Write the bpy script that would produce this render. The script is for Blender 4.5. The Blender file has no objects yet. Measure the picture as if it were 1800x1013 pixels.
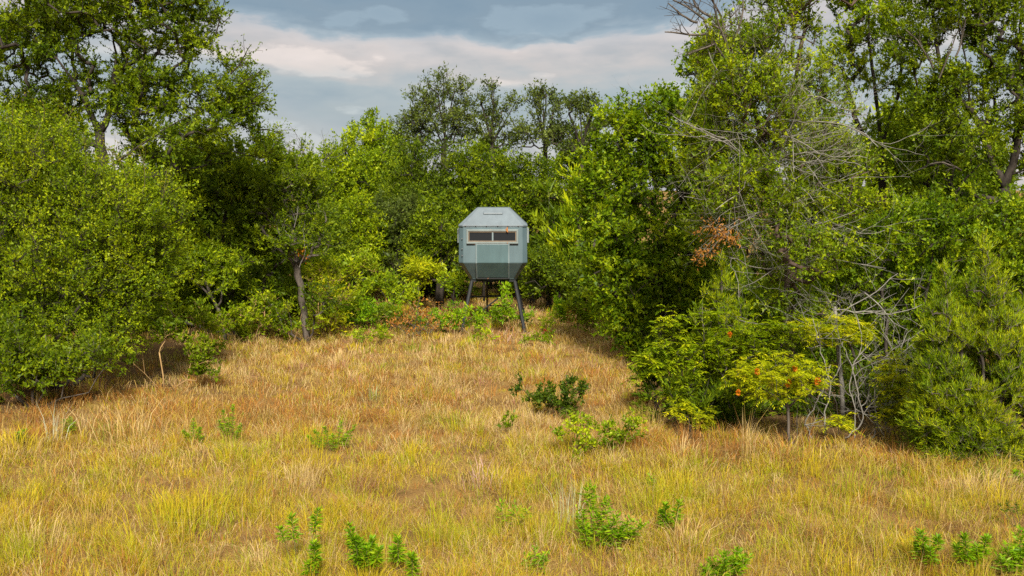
import bpy, math
import numpy as np
from mathutils import Vector

rng = np.random.default_rng(11)
R = math.radians
scene = bpy.context.scene
COL = scene.collection

# ------------------------------------------------------------------ camera
CAM_H, FPX, PITCH = 4.0, 1750.0, math.atan(181.5 / 1750.0)
cd = bpy.data.cameras.new('camera')
cd.sensor_width = 36.0
cd.lens = 35.0
cd.clip_end = 3000
cd.clip_start = 0.1
cam = bpy.data.objects.new('camera', cd)
COL.objects.link(cam)
cam.location = (0, 0, CAM_H)
cam.rotation_euler = (math.pi / 2 - PITCH, 0, 0)
scene.camera = cam

# ------------------------------------------------------------------ light
EXPOSURE = 2.6
SUN_EL, SUN_AZ = 40.0, 6.0
scene.view_settings.view_transform = 'Standard'
scene.view_settings.look = 'None'
scene.view_settings.gamma = 1.0
scene.view_settings.exposure = EXPOSURE
scene.view_settings.use_curve_mapping = False
sd = bpy.data.lights.new('sun', 'SUN')
sd.energy = 1.38
sd.angle = R(12)
sd.color = (1.0, 0.93, 0.82)
sun = bpy.data.objects.new('sun', sd)
COL.objects.link(sun)
sun.rotation_euler = (R(90 - SUN_EL), 0, R(SUN_AZ))
sun.location = (0, -20, 30)

w = bpy.data.worlds.new('World')
scene.world = w
w.use_nodes = True
nt = w.node_tree
nt.nodes.clear()


def N(tree, kind, **kw):
    n = tree.nodes.new(kind)
    for k, v in kw.items():
        setattr(n, k, v)
    return n


def M(tree, op, a, b=None, c=None):
    n = tree.nodes.new('ShaderNodeMath')
    n.operation = op
    for i, v in enumerate((a, b, c)):
        if v is None:
            continue
        if isinstance(v, (int, float)):
            n.inputs[i].default_value = v
        else:
            tree.links.new(v, n.inputs[i])
    return n.outputs[0]


def ramp(tree, fac, stops, interp='LINEAR'):
    n = tree.nodes.new('ShaderNodeValToRGB')
    el = n.color_ramp.elements
    n.color_ramp.interpolation = interp
    while len(el) < len(stops):
        el.new(0.5)
    for e, (p, c) in zip(el, stops):
        e.position = p
        e.color = (c[0], c[1], c[2], 1)
    if fac is not None:
        tree.links.new(fac, n.inputs[0])
    return n.outputs[0]


def build_world():
    out = N(nt, 'ShaderNodeOutputWorld')
    bg = N(nt, 'ShaderNodeBackground')
    bg.inputs['Strength'].default_value = 0.10
    nt.links.new(bg.outputs[0], out.inputs[0])
    sky = N(nt, 'ShaderNodeTexSky', sky_type='NISHITA', sun_disc=False)
    sky.sun_elevation = R(SUN_EL)
    sky.sun_rotation = R(180 - SUN_AZ)
    tc = N(nt, 'ShaderNodeTexCoord')
    sep = N(nt, 'ShaderNodeSeparateXYZ')
    nt.links.new(tc.outputs['Generated'], sep.inputs[0])
    x, y, z = sep.outputs
    el = M(nt, 'MULTIPLY', M(nt, 'ARCSINE', z), 180 / math.pi)       # degrees of elevation
    az = M(nt, 'ARCTAN2', x, y)
    # long cloud shapes, stretched along the horizon
    mp = N(nt, 'ShaderNodeMapping')
    mp.inputs['Scale'].default_value = (3.4, 3.4, 13.0)
    mp.inputs['Location'].default_value = (0.35, 0.2, 0.6)
    nt.links.new(tc.outputs['Generated'], mp.inputs[0])
    n1 = N(nt, 'ShaderNodeTexNoise')
    n1.inputs['Scale'].default_value = 1.0
    n1.inputs['Detail'].default_value = 7
    n1.inputs['Roughness'].default_value = 0.55
    n1.inputs['Distortion'].default_value = 0.5
    nt.links.new(mp.outputs[0], n1.inputs['Vector'])
    mp2 = N(nt, 'ShaderNodeMapping')
    mp2.inputs['Scale'].default_value = (9.0, 9.0, 26.0)
    mp2.inputs['Location'].default_value = (2.3, 0.0, 1.1)
    nt.links.new(tc.outputs['Generated'], mp2.inputs[0])
    n2 = N(nt, 'ShaderNodeTexNoise')
    n2.inputs['Scale'].default_value = 1.0
    n2.inputs['Detail'].default_value = 9
    n2.inputs['Roughness'].default_value = 0.5
    nt.links.new(mp2.outputs[0], n2.inputs['Vector'])
    wave = M(nt, 'MULTIPLY', M(nt, 'COSINE', M(nt, 'MULTIPLY', az, 6.0)), -1.35)
    wave = M(nt, 'SUBTRACT', wave, 0.55)
    e = M(nt, 'SUBTRACT', el, wave)
    e = M(nt, 'ADD', e, M(nt, 'MULTIPLY', M(nt, 'SUBTRACT', n1.outputs['Fac'], 0.5), 4.0))
    e = M(nt, 'ADD', e, M(nt, 'MULTIPLY', M(nt, 'SUBTRACT', n2.outputs['Fac'], 0.5), 3.4))
    mp3 = N(nt, 'ShaderNodeMapping')
    mp3.inputs['Scale'].default_value = (20.0, 20.0, 62.0)
    nt.links.new(tc.outputs['Generated'], mp3.inputs[0])
    n3 = N(nt, 'ShaderNodeTexNoise')
    n3.inputs['Detail'].default_value = 8
    n3.inputs['Scale'].default_value = 1.0
    n3.inputs['Distortion'].default_value = 0.6
    nt.links.new(mp3.outputs[0], n3.inputs['Vector'])
    e = M(nt, 'ADD', e, M(nt, 'MULTIPLY', M(nt, 'SUBTRACT', n3.outputs['Fac'], 0.5), 1.7))
    f = M(nt, 'DIVIDE', e, 90.0)
    s = 10.0 / 2 ** EXPOSURE

    def c(r, g, b):
        return (r * s, g * s, b * s)
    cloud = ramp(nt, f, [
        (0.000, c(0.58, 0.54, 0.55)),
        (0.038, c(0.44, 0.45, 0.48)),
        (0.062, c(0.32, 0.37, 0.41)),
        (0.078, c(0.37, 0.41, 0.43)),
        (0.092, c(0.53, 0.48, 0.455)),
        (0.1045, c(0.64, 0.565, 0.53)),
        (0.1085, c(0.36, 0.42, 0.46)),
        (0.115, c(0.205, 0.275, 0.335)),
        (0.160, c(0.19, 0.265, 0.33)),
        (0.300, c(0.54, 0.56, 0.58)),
        (1.000, c(1.20, 1.16, 1.10)),  # overhead cloud above the view, brightened to add fill light
    ])
    # brighter puffs inside the pale bank
    puff = N(nt, 'ShaderNodeMix', data_type='RGBA', blend_type='MULTIPLY')
    puff.inputs[0].default_value = 1.0
    pr = ramp(nt, n2.outputs['Fac'], [(0.34, (0.80, 0.86, 0.91)), (0.50, (1.0, 1.0, 1.0)), (0.56, (1.02, 1.0, 0.99)), (0.61, (1.32, 1.26, 1.21)), (0.75, (1.18, 1.15, 1.13))])
    nt.links.new(cloud, puff.inputs[6])
    nt.links.new(pr, puff.inputs[7])
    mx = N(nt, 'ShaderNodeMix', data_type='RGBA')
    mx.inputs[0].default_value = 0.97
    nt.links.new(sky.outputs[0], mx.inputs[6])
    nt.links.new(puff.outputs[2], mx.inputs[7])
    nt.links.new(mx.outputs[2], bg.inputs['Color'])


build_world()
scene.cycles.max_bounces = 8
scene.cycles.diffuse_bounces = 6
scene.cycles.glossy_bounces = 2
scene.cycles.transmission_bounces = 5
scene.cycles.transparent_max_bounces = 4
scene.cycles.use_denoising = False
scene.cycles.sample_clamp_indirect = 4.0
scene.render.filter_size = 1.2

# ------------------------------------------------------------------ helpers
CP, SP = math.cos(PITCH), math.sin(PITCH)


def ray(px, py):
    cx, cy = (px - 900.0) / FPX, -(py - 506.5) / FPX
    return np.array([cx, CP + cy * SP, -SP + cy * CP])


def gz(x, y):
    return (0.05 * np.sin(0.55 * x + 0.3 * y + 1.0) + 0.04 * np.sin(0.9 * y - 0.5 * x) + 0.02 * np.sin(2.1 * x + 1.7 * y))


def ground(px, py):
    d = ray(px, py)
    t = -CAM_H / d[2]
    p = np.array([0, 0, CAM_H]) + d * t
    p[2] = gz(p[0], p[1])
    return p


def at(px, py, Y):
    d = ray(px, py)
    return np.array([0, 0, CAM_H]) + d * (Y / d[1])


def unit(v):
    return v / np.maximum(np.linalg.norm(v, axis=-1, keepdims=True), 1e-9)


def rnd_unit(n):
    return unit(rng.normal(size=(n, 3)))


class Acc:
    """collects vertices, quads, tris and one float or colour per vertex"""

    def __init__(self):
        self.V, self.Q, self.T, self.A, self.n = [], [], [], [], 0

    def add(self, V, Q=None, T=None, A=None):
        V = np.asarray(V, float).reshape(-1, 3)
        if Q is not None and len(Q):
            self.Q.append(np.asarray(Q, np.int64).reshape(-1, 4) + self.n)
        if T is not None and len(T):
            self.T.append(np.asarray(T, np.int64).reshape(-1, 3) + self.n)
        if A is not None:
            self.A.append(np.asarray(A, np.float32))
        self.V.append(V)
        self.n += len(V)

    def tube(self, P, rad, k=5, cap=True):
        P = np.asarray(P, float)
        n = len(P)
        if n < 2:
            return
        rad = np.broadcast_to(np.asarray(rad, float), (n,))
        t = np.gradient(P, axis=0)
        t = unit(t)
        ref = np.array([0.31, 0.92, 0.23]) if abs(t[0] @ np.array([0.31, 0.92, 0.23])) < 0.9 else np.array([1.0, 0.1, 0.2])
        u = unit(np.cross(t, ref))
        v = np.cross(t, u)
        a = np.arange(k) * 2 * np.pi / k
        ring = P[:, None, :] + rad[:, None, None] * (np.cos(a)[None, :, None] * u[:, None, :] + np.sin(a)[None, :, None] * v[:, None, :])
        i = np.arange(n - 1)[:, None] * k
        j = np.arange(k)[None, :]
        j2 = (j + 1) % k
        Q = np.stack([i + j, i + j2, i + k + j2, i + k + j], -1).reshape(-1, 4)
        V = ring.reshape(-1, 3)
        T = None
        if cap:
            V = np.vstack([V, P[-1:] + t[-1] * rad[-1] * 0.6, P[:1]])
            e = (n - 1) * k
            T = [[e + q, e + (q + 1) % k, n * k] for q in range(k)] + [[(q + 1) % k, q, n * k + 1] for q in range(k)]
        self.add(V, Q, T)

    def cones(self, A, B, r):
        """thin 3 sided twigs from A to B"""
        n = len(A)
        if n == 0:
            return
        d = unit(B - A)
        u = unit(np.cross(d, rnd_unit(n)))
        v = np.cross(d, u)
        V = np.stack([A + u * r, A - 0.5 * u * r + 0.87 * v * r, A - 0.5 * u * r - 0.87 * v * r, B], 1)
        b = np.arange(n)[:, None] * 4
        T = np.stack([b + [0, 1, 3], b + [1, 2, 3], b + [2, 0, 3]], 1)
        self.add(V, None, T)

    def leaves(self, P, D, L, W, tint, upbias=0.7, tri=False, fold=0.0):
        n = len(P)
        if n == 0:
            return
        L = np.broadcast_to(np.asarray(L, float), (n,))[:, None]
        W = np.broadcast_to(np.asarray(W, float), (n,))[:, None]
        nrm = rnd_unit(n)
        nrm[:, 2] += upbias
        S = unit(np.cross(D, nrm))
        if tri:
            V = np.stack([P - S * W * .5, P + S * W * .5, P + D * L], 1)
            self.add(V, None, np.arange(3 * n).reshape(-1, 3), np.repeat(tint, 3, axis=0))
        else:
            mid = P + D * L * 0.5
            tip = P + D * L
            if fold:
                tip[:, 2] -= fold * L[:, 0]
            V = np.stack([P, mid + S * W * .5, tip, mid - S * W * .5], 1)
            self.add(V, np.arange(4 * n).reshape(-1, 4), None, np.repeat(tint, 4, axis=0))

    def box(self, c, s, rot=None):
        c, s = np.asarray(c, float), np.asarray(s, float) / 2
        o = np.array([[-1, -1, -1], [1, -1, -1], [1, 1, -1], [-1, 1, -1], [-1, -1, 1], [1, -1, 1], [1, 1, 1], [-1, 1, 1]]) * s
        if rot is not None:
            o = o @ np.asarray(rot).T
        self.add(o + c, [[0, 3, 2, 1], [4, 5, 6, 7], [0, 1, 5, 4], [1, 2, 6, 5], [2, 3, 7, 6], [3, 0, 4, 7]])

    def mesh(self, name, origin=(0, 0, 0), smooth=False, attr=None):
        V = np.concatenate(self.V) - np.asarray(origin)
        Q = np.concatenate(self.Q) if self.Q else np.zeros((0, 4), np.int64)
        T = np.concatenate(self.T) if self.T else np.zeros((0, 3), np.int64)
        me = bpy.data.meshes.new(name)
        me.vertices.add(len(V))
        me.vertices.foreach_set('co', V.astype(np.float32).ravel())
        nl = Q.size + T.size
        me.loops.add(nl)
        me.loops.foreach_set('vertex_index', np.concatenate([Q.ravel(), T.ravel()]).astype(np.int32))
        me.polygons.add(len(Q) + len(T))
        ls = np.concatenate([np.arange(len(Q)) * 4, Q.size + np.arange(len(T)) * 3]).astype(np.int32)
        me.polygons.foreach_set('loop_start', ls)
        me.polygons.foreach_set('use_smooth', np.full(len(ls), bool(smooth)))
        if attr and self.A:
            A = np.concatenate(self.A)
            if A.ndim == 1:
                at_ = me.attributes.new(attr, 'FLOAT', 'POINT')
                at_.data.foreach_set('value', A)
            else:
                at_ = me.attributes.new(attr, 'FLOAT_COLOR', 'POINT')
                at_.data.foreach_set('color', np.concatenate([A, np.ones((len(A), 1), np.float32)], 1).ravel())
        me.update(calc_edges=True)
        return me


def link(name, me, mat, parent=None, loc=(0, 0, 0)):
    o = bpy.data.objects.new(name, me)
    COL.objects.link(o)
    if mat is not None and me is not None and not me.materials:
        me.materials.append(mat)
    o.location = loc
    if parent is not None:
        o.parent = parent
    return o


def thing(name, label, cat, loc, group=None):
    o = bpy.data.objects.new(name, None)
    COL.objects.link(o)
    o.empty_display_size = 0.2
    o.location = loc
    o['label'] = label
    o['category'] = cat
    if group:
        o['group'] = group
    return o


# ------------------------------------------------------------------ materials
def new_mat(name):
    m = bpy.data.materials.new(name)
    m.use_nodes = True
    t = m.node_tree
    t.nodes.clear()
    return m, t, N(t, 'ShaderNodeOutputMaterial')


def leaf_mat(name, dark, mid, bright, trans=0.40, gloss=0.008, rough=0.45, attr='tint'):
    m, t, out = new_mat(name)
    a = N(t, 'ShaderNodeAttribute', attribute_name=attr)
    col = ramp(t, a.outputs['Fac'], [(0.0, dark), (0.5, mid), (1.0, bright)])
    dif = N(t, 'ShaderNodeBsdfDiffuse')
    tr = N(t, 'ShaderNodeBsdfTranslucent')
    t.links.new(col, dif.inputs[0])
    br = N(t, 'ShaderNodeMix', data_type='RGBA', blend_type='MULTIPLY')
    br.inputs[0].default_value = 1.0
    br.inputs[7].default_value = (1.35, 1.3, 0.7, 1)
    t.links.new(col, br.inputs[6])
    t.links.new(br.outputs[2], tr.inputs[0])
    mx = N(t, 'ShaderNodeMixShader')
    mx.inputs[0].default_value = trans
    t.links.new(dif.outputs[0], mx.inputs[1])
    t.links.new(tr.outputs[0], mx.inputs[2])
    gl = N(t, 'ShaderNodeBsdfGlossy')
    gl.inputs['Roughness'].default_value = rough
    gl.inputs['Color'].default_value = (0.8, 0.85, 0.8, 1)
    m2 = N(t, 'ShaderNodeMixShader')
    m2.inputs[0].default_value = gloss
    t.links.new(mx.outputs[0], m2.inputs[1])
    t.links.new(gl.outputs[0], m2.inputs[2])
    t.links.new(m2.outputs[0], out.inputs[0])
    return m


def col_mat(name, trans=0.25):
    m, t, out = new_mat(name)
    a = N(t, 'ShaderNodeAttribute', attribute_name='col')
    dif = N(t, 'ShaderNodeBsdfDiffuse')
    tr = N(t, 'ShaderNodeBsdfTranslucent')
    t.links.new(a.outputs['Color'], dif.inputs[0])
    t.links.new(a.outputs['Color'], tr.inputs[0])
    mx = N(t, 'ShaderNodeMixShader')
    mx.inputs[0].default_value = trans
    t.links.new(dif.outputs[0], mx.inputs[1])
    t.links.new(tr.outputs[0], mx.inputs[2])
    t.links.new(mx.outputs[0], out.inputs[0])
    return m


def bark_mat(name, c0, c1, scale=9.0, bump=0.6):
    m, t, out = new_mat(name)
    g = N(t, 'ShaderNodeNewGeometry')
    mp = N(t, 'ShaderNodeMapping')
    mp.inputs['Scale'].default_value = (scale, scale, scale * 0.35)
    t.links.new(g.outputs['Position'], mp.inputs[0])
    n = N(t, 'ShaderNodeTexNoise')
    n.inputs['Scale'].default_value = 1.0
    n.inputs['Detail'].default_value = 8
    n.inputs['Roughness'].default_value = 0.7
    t.links.new(mp.outputs[0], n.inputs['Vector'])
    col = ramp(t, n.outputs['Fac'], [(0.3, c0), (0.7, c1)])
    p = N(t, 'ShaderNodeBsdfPrincipled')
    p.inputs['Roughness'].default_value = 0.9
    p.inputs['Specular IOR Level'].default_value = 0.15
    t.links.new(col, p.inputs['Base Color'])
    b = N(t, 'ShaderNodeBump')
    b.inputs['Strength'].default_value = bump
    b.inputs['Distance'].default_value = 0.03
    t.links.new(n.outputs['Fac'], b.inputs['Height'])
    t.links.new(b.outputs[0], p.inputs['Normal'])
    t.links.new(p.outputs[0], out.inputs[0])
    return m


LM = {
    'oak': leaf_mat('oak_leaf', (0.042, 0.079, 0.0024), (0.121, 0.181, 0.0040), (0.300, 0.365, 0.0080)),
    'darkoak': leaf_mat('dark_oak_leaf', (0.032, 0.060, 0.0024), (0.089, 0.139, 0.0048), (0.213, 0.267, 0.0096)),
    'greyoak': leaf_mat('grey_oak_leaf', (0.041, 0.064, 0.0100), (0.095, 0.132, 0.0200), (0.189, 0.225, 0.0350)),
    'elm': leaf_mat('elm_leaf', (0.066, 0.117, 0.0024), (0.177, 0.255, 0.0040), (0.392, 0.449, 0.0080)),
    'bright': leaf_mat('bright_leaf', (0.076, 0.135, 0.0030), (0.202, 0.293, 0.0060), (0.454, 0.509, 0.0100)),
    'broad': leaf_mat('broad_leaf', (0.050, 0.101, 0.0024), (0.149, 0.239, 0.0048), (0.386, 0.457, 0.0080)),
    'juniper': leaf_mat('juniper_leaf', (0.070, 0.128, 0.0024), (0.187, 0.262, 0.0040), (0.478, 0.503, 0.0080), trans=0.25),
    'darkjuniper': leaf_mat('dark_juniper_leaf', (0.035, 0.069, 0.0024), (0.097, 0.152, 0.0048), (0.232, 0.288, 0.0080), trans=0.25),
    'sumac': leaf_mat('sumac_leaf', (0.143, 0.194, 0.0040), (0.334, 0.380, 0.0060), (0.592, 0.543, 0.0100)),
    'weed': leaf_mat('weed_leaf', (0.069, 0.168, 0.0032), (0.165, 0.308, 0.0048), (0.368, 0.469, 0.0080)),
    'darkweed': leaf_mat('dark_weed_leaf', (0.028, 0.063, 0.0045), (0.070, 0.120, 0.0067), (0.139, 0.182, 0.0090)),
    'yellow': leaf_mat('yellowing_leaf', (0.150, 0.170, 0.004), (0.280, 0.270, 0.008), (0.450, 0.370, 0.012)),
    'rusty': leaf_mat('rusty_leaf', (0.180, 0.070, 0.015), (0.360, 0.150, 0.030), (0.520, 0.260, 0.050)),
    'orange': leaf_mat('orange_seed', (0.400, 0.110, 0.008), (0.600, 0.190, 0.012), (0.720, 0.280, 0.020)),
    'red': leaf_mat('red_leaf', (0.200, 0.020, 0.012), (0.320, 0.035, 0.020), (0.420, 0.090, 0.030)),
}
BARK = bark_mat('dark_bark', (0.012, 0.010, 0.008), (0.070, 0.057, 0.046))
BARK_GREY = bark_mat('grey_bark', (0.035, 0.029, 0.023), (0.15, 0.125, 0.10))
BARK_PALE = bark_mat('pale_dead_wood', (0.105, 0.095, 0.08), (0.31, 0.29, 0.25), 14, 0.3)
STEM = bark_mat('weed_stem', (0.07, 0.075, 0.02), (0.17, 0.14, 0.06), 14, 0.1)
STEM_DRY = bark_mat('dry_stem', (0.22, 0.13, 0.05), (0.44, 0.29, 0.13), 14, 0.1)
GRASS = col_mat('dry_grass_blade', 0.28)


# ------------------------------------------------------------------ tree machinery
LAI_ALL = 1.75                                                        # leaf layers, all crowns together

def skeleton(trunks, tips, step, curl=0.3, jit=0.18):
    """trunks: polylines of (x,y,z); every tip is then joined to the nearest wood"""
    P, par = [], []
    chains = []
    for ti, t in enumerate(trunks):
        t = np.asarray(t, float)
        seg = np.linalg.norm(np.diff(t, axis=0), axis=1)
        s = np.concatenate([[0], np.cumsum(seg)])
        m = max(3, int(s[-1] / step) + 1)
        u = np.linspace(0, s[-1], m)
        q = np.stack([np.interp(u, s, t[:, k]) for k in range(3)], 1)
        # soften the corners
        for _ in range(2):
            q[1:-1] = 0.5 * q[1:-1] + 0.25 * (q[:-2] + q[2:])
        q[1:-1] += rng.normal(size=(m - 2, 3)) * step * 0.08
        if ti == 0:
            j = -1
        else:
            j = int(np.argmin(np.linalg.norm(np.asarray(P) - q[0], axis=1)))
            if np.linalg.norm(P[j] - q[0]) > 0.6 and q[0][2] < 0.5:
                j = -1                                               # another stem out of the ground
        ch = [j] if j >= 0 else []
        for k in range(0 if j < 0 else 1, m):
            P.append(q[k])
            par.append(ch[-1] if ch else -1)
            ch.append(len(P) - 1)
        chains.append(ch)
    root = P[0]
    tips = tips[np.argsort(np.linalg.norm(tips - root, axis=1))]
    arr = np.zeros((len(P) + len(tips) * 60, 3))
    arr[:len(P)] = P
    n = len(P)
    tipdir = []
    for tp in tips:
        dv = tp - arr[:n]
        d = np.linalg.norm(dv, axis=1)
        cost = d + 0.9 * np.maximum(0, arr[:n, 2] - tp[2] - 0.1)
        j = int(np.argmin(cost))
        dd = d[j]
        m = min(58, max(1, int(math.ceil(dd / step))))
        a = arr[j]
        pj = par[j]
        dirp = unit(arr[j] - arr[pj]) if pj >= 0 else np.array([0, 0, 1.0])
        c = a + dirp * dd * curl + (tp - a) * 0.3
        u = (np.arange(1, m + 1) / m)[:, None]
        q = (1 - u) ** 2 * a + 2 * u * (1 - u) * c + u * u * tp
        if m > 1:
            q[:-1] += rng.normal(size=(m - 1, 3)) * step * jit
        ch = [j]
        for k in range(m):
            arr[n] = q[k]
            par.append(ch[-1])
            ch.append(n)
            n += 1
        chains.append(ch)
        tipdir.append(unit(q[-1] - (q[-2] if m > 1 else a)))
    return arr[:n], np.array(par), chains, tips, np.array(tipdir)


def wood(acc, P, par, chains, r_tip, r_base, expo=0.55, min_r=0.0):
    n = len(P)
    cnt = np.zeros(n)
    has = np.zeros(n, bool)
    has[par[par >= 0]] = True
    cnt[~has] = 1
    for i in range(n - 1, -1, -1):
        if par[i] >= 0:
            cnt[par[i]] += cnt[i]
    rad = r_tip + (r_base - r_tip) * np.clip((cnt - 1) / max(cnt.max() - 1, 1), 0, 1) ** expo
    for ch in chains:
        ids = np.array(ch)
        if len(ids) < 2:
            continue
        r = rad[ids].copy()
        r[0] = min(r[0], r[1] * 1.35)
        if r.max() < min_r:
            continue
        k = 9 if r.max() > 0.07 else (5 if r.max() > 0.018 else 3)
        if k == 9:
            r = r * (1 + rng.normal(size=len(r)) * 0.07)
        acc.tube(P[ids], r, k, cap=k > 3)


def lump(P, s, seed):
    """cheap smooth 3-d noise in about -1..1"""
    g = np.random.default_rng(seed)
    v = np.zeros(len(P))
    for _ in range(5):
        k = unit(g.normal(size=3)) * (2 * np.pi / s) * g.uniform(0.6, 1.5)
        v += np.sin(P @ k + g.uniform(0, 6.28))
    return v / 2.3


def blob_tips(blobs, Y, per_blob, gap=-0.35, gap_s=1.3, seed=1, depth=0.85, shell=0.42):
    out = []
    for b, n in zip(blobs, per_blob):
        px, py, rx, ry = b[:4]
        dY = b[4] if len(b) > 4 else 0.0
        Yc = Y + dY
        c = at(px, py, Yc)
        rag = np.where(rng.random(n) < 0.16, rng.uniform(1.04, 1.26, n), 1.0)[:, None]
        sx, sz = rx * Yc / FPX, ry * Yc / FPX
        d = rnd_unit(n) * (rng.random(n) ** shell)[:, None]
        q = c + d * rag * np.array([sx, max(sx * depth, 0.6 * sz * depth), sz])
        out.append(q)
    q = np.concatenate(out)
    keep = lump(q, gap_s, seed) > gap
    if keep.sum() >= 3:
        q = q[keep]
    q[:, 2] = np.maximum(q[:, 2], gz(q[:, 0], q[:, 1]) + rng.uniform(0.03, 0.15, len(q)))
    return q


def sprays(leaf, twig, tips, tdir, centre, ntw, lpt, twl, L, W, style, up=0.35, r_tw=0.004):
    """twigs with leaves round every branch tip"""
    n = len(tips)
    T = np.repeat(tips, ntw, axis=0)
    td = np.repeat(tdir, ntw, axis=0)
    outw = unit(T - centre)
    d = td * 0.45 + outw * 0.5 + rnd_unit(len(T)) * 0.85
    d[:, 2] += up
    d = unit(d)
    l = twl * rng.uniform(0.55, 1.35, len(T))
    A = T - d * (l * 0.12)[:, None]
    B = T + d * l[:, None]
    twig.cones(A, B, r_tw)
    base_t = np.repeat(np.clip(rng.normal(0.47, 0.15, n) + 0.13 * lump(tips, 0.9, 77), 0, 1), ntw)
    m = len(T) * lpt
    ti = np.repeat(np.arange(len(T)), lpt)
    u = rng.random(m) ** 0.8
    p = A[ti] + (B - A)[ti] * (0.08 + u * 0.95)[:, None]
    tint = np.clip(base_t[ti] + rng.normal(0, 0.20, m), 0, 1)
    sz = np.clip(np.exp(rng.normal(0, 0.28, m)), 0.45, 1.9)
    if style == 'juniper':
        ld = unit(d[ti] * 1.0 + rnd_unit(m) * 0.55 + np.array([0, 0, 0.12]))
        p = p + rnd_unit(m) * (twl * 0.10)
        leaf.leaves(p, ld, L * sz, W * sz, tint, upbias=0.0, tri=True)
    else:
        ld = unit(d[ti] * 0.6 + rnd_unit(m) * 0.85)
        p = p + rnd_unit(m) * (twl * (0.09 if style == 'leaf' else 0.14))
        leaf.leaves(p, ld, L * sz, W * sz, tint, tri=m > 9000)


def tree(name, label, cat, Y, base, trunks, blobs, leaf='oak', L=0.055, W=0.032, lai=4.0, ntw=6, lpt=15, twl=0.38,
         r_base=0.12, r_tip=0.006, step=0.28, gap=-0.35, gap_s=1.3, style='leaf', up=0.35, group=None, bark=None,
         depth=0.85, seed=1, extra=None, min_r=0.0, shell=0.42, curl=0.3, r_tw=0.004):
    b0 = at(base[0], base[1], Y)
    b0[2] = gz(b0[0], b0[1])
    root = thing(name, label, cat, b0, group)
    tr = []
    for t in trunks:
        q = []
        for k, pt in enumerate(t):
            dY = pt[2] if len(pt) > 2 else 0.0
            q.append(at(pt[0], pt[1], Y + dY))
        tr.append(np.array(q))
    tr[0][0] = b0 - np.array([0, 0, 0.05])
    for t in tr[1:]:
        if t[0][2] < 0.35:
            t[0][2] = gz(t[0][0], t[0][1]) - 0.05
    per = []
    for bl in blobs:
        Yc = Y + (bl[4] if len(bl) > 4 else 0)
        A = math.pi * bl[2] * bl[3] * (Yc / FPX) ** 2
        per.append(max(3, int(LAI_ALL * lai * (bl[5] if len(bl) > 5 else 1.0) * A / (0.5 * L * W * ntw * lpt))))
    tips = blob_tips(blobs, Y, per, gap, gap_s, seed, depth, shell)
    P, par, chains, tips, td = skeleton(tr, tips, step, curl)
    wd, lf = Acc(), Acc()
    wood(wd, P, par, chains, r_tip, r_base, min_r=min_r)
    sprays(lf, wd, tips, td, tips.mean(0) - np.array([0, 0, 0.4]), ntw, lpt, twl, L, W, style, up, r_tw)
    wn, fn = ('stem', 'foliage') if cat in ('weed', 'shrub', 'bush') else ('trunk', 'crown')
    link(wn, wd.mesh(wn, b0, smooth=True), bark or BARK, root)
    cr = link(fn, lf.mesh(fn, b0, attr='tint'), LM[leaf], root)
    if extra:
        extra(root, b0)
    return root


def bare(acc, p, d, length, r, lv, kink=0.35, up=0.05, nch=4, k=4, leafpts=None):
    """a leafless limb that forks into finer and finer twigs"""
    m = max(3, int(length / 0.14))
    pts = [np.array(p, float)]
    d = unit(np.asarray(d, float))
    for i in range(m):
        d = unit(d + rng.normal(size=3) * kink * 0.55 + np.array([0, 0, up]))
        pts.append(pts[-1] + d * length / m)
    pts = np.array(pts)
    rr = np.linspace(r, r * 0.45, len(pts))
    acc.tube(pts, rr, k if r > 0.012 else 3, cap=False)
    if leafpts is not None:
        leafpts.append(pts[len(pts) // 2:])
    if lv > 0:
        for c in range(nch):
            i = int(rng.uniform(0.25, 1.0) * (len(pts) - 1))
            t = unit(pts[min(i + 1, len(pts) - 1)] - pts[i - 1 if i else 0])
            nd = unit(t * 0.75 + rnd_unit(1)[0] * 0.8)
            bare(acc, pts[i], nd, length * rng.uniform(0.35, 0.65), rr[i] * 0.6, lv - 1, kink, up, max(2, nch - 1), k, leafpts)


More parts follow.
